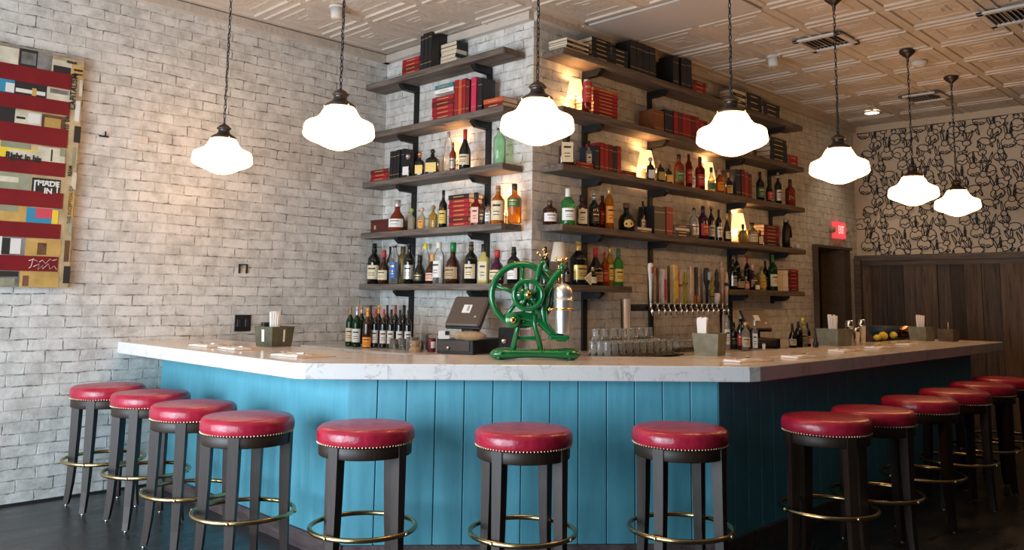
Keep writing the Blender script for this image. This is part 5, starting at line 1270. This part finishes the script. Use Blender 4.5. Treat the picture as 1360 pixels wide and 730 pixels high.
# curving scribbles and border cuttings
for k in range(9):
    za=zz(96+k*32); b.box((AXR-.012-(k%2)*.012,-.0292,za-.06),(.02+.012*(k%3),.0014,.12+.03*(k%2)),[3,10,4,2,3,7,2,8,4][k])
b.build('cutting',collm,art)
RX=Matrix.Rotation(radians(90),4,'X')
inkm=collm[4]; whm=collm[10]
def wtext(body,u,v,size,m,rot=0,name='lettering',lift=.034,bold=.0,sx=1):
    x=xx(u,v); z=on(1,W-.06,u,v).z; mw=Matrix.Translation((x,-lift,z))@RX@Matrix.Rotation(radians(rot),4,'Z')@Matrix.Diagonal((sx,1,1,1)); return text_mesh(body,size,name,m,art,mw,bold=bold)
wtext('CAPITALISM',97.5,122,.058,inkm,90,bold=.001,sx=.85)
wtext('to be',88,163,.05,inkm,90,bold=.001,sx=.9)
wtext('Right in his',31,209,.062,inkm,-2,bold=.0025,sx=.8)
wtext('MADE\nIN',64,249,.052,whm,0,bold=.002,sx=1.0)
wtext('THE INCEPTION OF',93,272,.034,inkm,90,sx=.9)
wtext('REAM',93,227,.034,inkm,90,bold=.001,sx=.9)
wtext('Attack',95,83,.028,inkm,0,bold=.001,sx=.9)
# white signature strokes on the lowest stripe
b=MB()
def sig(pts): b.tube([(xx(u,v),-.0345,on(1,W-.06,u,v).z) for u,v in pts],.0022,4)
sig([(38,346),(44,344),(50,347)]); sig([(44,343),(41,354),(38,356)]); sig([(52,348),(56,345),(60,350),(66,344),(70,346)]); sig([(44,354),(52,350),(50,358),(57,352),(56,357),(64,350),(66,357),(72,353),(75,358)]); sig([(70,346),(76,344)]); b.build('signature',whm,art)

# wall odds and ends
def plate(u0,v0,u1,v1,name,lab,cat,m1,m2):
    p0=on(1,W-.005,u0,v0); p1=on(1,W-.005,u1,v1); w_=p1.x-p0.x; h=p0.z-p1.z; t=thing(name,lab,cat,((p0.x+p1.x)/2,W-.004,(p0.z+p1.z)/2))
    b=MB(); b.box((0,0,0),(w_,.007,h),bev=.002); b.build('face_plate',m1,t)
    for sx_ in (-.25,.25): b=MB(); b.box((sx_*w_,-.0045,0),(w_*.2,.003,h*.45),bev=.001); b.build('socket',m2,t)
plate(312,418,332.5,439.5,'power_outlet','black double wall outlet above the bar by the first caddy','outlet',blackp,mat('socket_grey',(.03,.03,.03),.3))
b=MB(); t=thing('outlet_cover','white painted-over square cover plate on brick between art and first pendant','cover plate',(0,0,0)); p0=on(1,W-.005,175.5,178.5); p1=on(1,W-.005,196,191.5)
b.box(((p0.x+p1.x)/2,W-.006,(p0.z+p1.z)/2),(p1.x-p0.x,.012,p0.z-p1.z),bev=.003); b.build('face_plate',mat('painted_cover',(.55,.51,.47),.6,noise=.1),t)
t=thing('square_bracket','small dark square bracket stub on the brick above the outlet','bracket',(0,0,0)); p0=on(1,W-.005,317,351); p1=on(1,W-.005,328,363); b=MB(); cx_,cz_=(p0.x+p1.x)/2,(p0.z+p1.z)/2; w_=p1.x-p0.x; h=p0.z-p1.z
b.box((cx_-w_*.42,W-.008,cz_),(.008,.016,h)); b.box((cx_+w_*.42,W-.008,cz_),(.008,.016,h)); b.box((cx_,W-.008,cz_+h/2),(w_,.016,.008)); b.build('bracket_frame',blackm,t)
# black-painted hook spot
p=on(1,W-.005,138,181); b=MB(); b.box((0,0,0),(.07,.006,.012),bev=.002); b.tube([(0.005,-.004,0),(.005,-.02,.015),(.005,-.012,.035)],.006,6); o=b.build('hanging_hook',blackm); o.location=(p.x,W-.004,p.z); tag(o,'small black hook on the brick right of the artwork','hook')

# exit sign
ex=thing('exit_sign','lit red EXIT sign above the dark doorway','exit sign',(0,0,0))
p0=on(1,-.03,1107.5,294); p1=on(1,-.03,1121,317.5); ew=p1.x-p0.x; eh=p0.z-p1.z; ec=Vector(((p0.x+p1.x)/2,-.03,(p0.z+p1.z)/2))
b=MB(); b.box(ec,(ew,.055,eh),bev=.004); b.build('sign_housing',mat('sign_red',(.6,.06,.07),.4,emit=(1,.09,.10),es=.75),ex)
text_mesh('EXIT',eh*.62,'lettering',mat('sign_letters',(.9,.6,.6),.4,emit=(1,.45,.42),es=1.2),ex,Matrix.Translation(ec+Vector((0,-.029,0)))@RX@Matrix.Diagonal((.62,1.1,1,1)),bold=.002)
b=MB()
for s__ in (-1,1):
    c=ec+Vector((s__*(ew/2+.05),0,.0)); b.sphere(c,.042,n=14); b.lathe([(.02,0),(.02,.03)],10,c+Vector((0,.0,0)),M=Matrix.Rotation(radians(90*s__),3,'Y'))
    b.box(ec+Vector((s__*ew*.6,.01,0)),(.04,.03,.03))
b.build('emergency_lamp',mat('lamp_head_beige',(.42,.33,.22),.5),ex)

# ceiling fixtures
def vent(cx,cy,s,lab,rz=0):
    t=thing('ceiling_vent',lab,'vent',(cx,cy,ZC-.024),rz,'square ceiling vents')
    b=MB(); h=s/2; w_=.05
    for sx_,sy_,dx,dy in ((0,1,s,w_),(0,-1,s,w_),(1,0,w_,s),(-1,0,w_,s)): b.box((sx_*(h-w_/2),sy_*(h-w_/2),0),(dx,dy,.02),bev=.004)
    b.build('vent_frame',plaster,t)
    b=MB(); n=9
    for k in range(n):
        y=-h+w_+(s-2*w_)*(k+.5)/n; b.box((0,y,.004),(s-2*w_,.016,.004),M=Matrix.Rotation(radians(35),3,'X'))
    b.build('slat',mat('vent_slat',(.34,.30,.26),.5),t)
    b=MB(); b.box((0,0,.016),(s-.04,s-.04,.006)); b.build('duct',blackp,t)
p=on(2,ZC,1097,53); vent(p.x,p.y,.43,'square ceiling vent behind the fifth pendant chain')
p=on(2,ZC,1228,127); vent(p.x,p.y,.43,'square ceiling vent between the last two pendant canopies')
p=on(2,ZC,1348,16); vent(p.x,p.y,.45,'square ceiling vent nearest the room centre, past the last chains')
p=on(2,ZC,1158,148); t=thing('ceiling_downlight','lit round recessed downlight before the rabbit wall','downlight',(p.x,p.y,ZC-.02)); b=MB(); b.lathe([(.10,.0),(.085,-.004),(.08,0),(.08,.015),(.10,.015)],28,cap=False); b.build('trim_ring',plaster,t); b=MB(); b.lathe([(.0001,.002),(.08,.002),(.08,.006),(.0001,.006)],24); b.build('lens',mat('downlight_lens',(.9,.85,.75),.4,emit=(1,.85,.6),es=9),t)
p=on(2,ZC,1027,74); t=thing('smoke_detector','small white cylinder fitting on the ceiling above the long shelves','ceiling fitting',(p.x,p.y,ZC-.02)); b=MB(); b.lathe([(.0001,-.085),(.040,-.085),(.045,-.08),(.056,-.0),(.0001,-.0)],20); b.build('fitting_body',plaster,t); b=MB(); b.lathe([(.06,0),(.066,.006),(.066,.018),(.0001,.018)],20); b.build('mount_plate',plaster,t)
p=on(2,ZC,448,8); t=thing('smoke_detector','small white cylinder fitting on the ceiling beside the second pendant chain','ceiling fitting',(p.x,p.y,ZC-.02)); b=MB(); b.lathe([(.0001,-.085),(.040,-.085),(.045,-.08),(.056,-.0),(.0001,-.0)],20); b.build('fitting_body',plaster,t); b=MB(); b.lathe([(.06,0),(.066,.006),(.066,.018),(.0001,.018)],20); b.build('mount_plate',plaster,t)
p=on(2,ZC,1221,81); t=thing('smoke_detector','round white smoke detector beside the sixth pendant canopy','smoke detector',(p.x,p.y,ZC-.018)); b=MB(); b.lathe([(.0001,-.04),(.045,-.04),(.065,-.02),(.075,.0),(.075,.012),(.0001,.012)],24); b.build('detector_body',plaster,t); b=MB(); b.lathe([(.050,-.039),(.046,-.043),(.04,-.041)],20,cap=False); b.build('detector_ring',L['silver'],t)

# ------------------------------------------------------------------ light
w=bpy.data.worlds.new('world'); S.world=w; w.use_nodes=True
w.node_tree.nodes['Background'].inputs[0].default_value=(.62,.78,1,1); w.node_tree.nodes['Background'].inputs[1].default_value=.3
def area(name,loc,rot,sx_,sy_,e,col):
    ld=bpy.data.lights.new(name,'AREA'); ld.shape='RECTANGLE'; ld.size=sx_; ld.size_y=sy_; ld.energy=e; ld.color=col
    o=bpy.data.objects.new(name,ld); COL.objects.link(o); o.location=loc; o.rotation_euler=rot; return o
for k,(a_,c_) in enumerate(wins):
    # daylight entering through each window opening, the added first one too, pointing into the room (+x)
    area('window_daylight',(XW-.25,(a_+c_)/2,(z0+z1)/2),(0,radians(-90),0),z1-z0,c_-a_,[170,290,130][k],(.74,.88,1))
for ld_p,e in (((-5.2,-6.5,3.6),25),):
    pass
pl=bpy.data.lights.new('passage_glow','POINT'); pl.energy=3; pl.color=(1,.65,.3); pl.shadow_soft_size=.1; po=bpy.data.objects.new('passage_glow',pl); COL.objects.link(po); po.location=(5.35,1.2,1.6)
dl=bpy.data.lights.new('downlight_beam','SPOT'); dl.energy=25; dl.color=(1,.8,.55); dl.spot_size=radians(90); dl.spot_blend=.6; do=bpy.data.objects.new('downlight_beam',dl); COL.objects.link(do); p=on(2,ZC,1158,148); do.location=(p.x,p.y,ZC-.05)

S.view_settings.view_transform='Standard'; S.view_settings.look='None'; S.view_settings.exposure=0; S.view_settings.gamma=1; S.view_settings.use_curve_mapping=False
S.cycles.use_denoising=True
S.cycles.max_bounces=10; S.cycles.transmission_bounces=8; S.cycles.glossy_bounces=4; S.cycles.caustics_reflective=False; S.cycles.caustics_refractive=False
S.cycles.sample_clamp_indirect=6
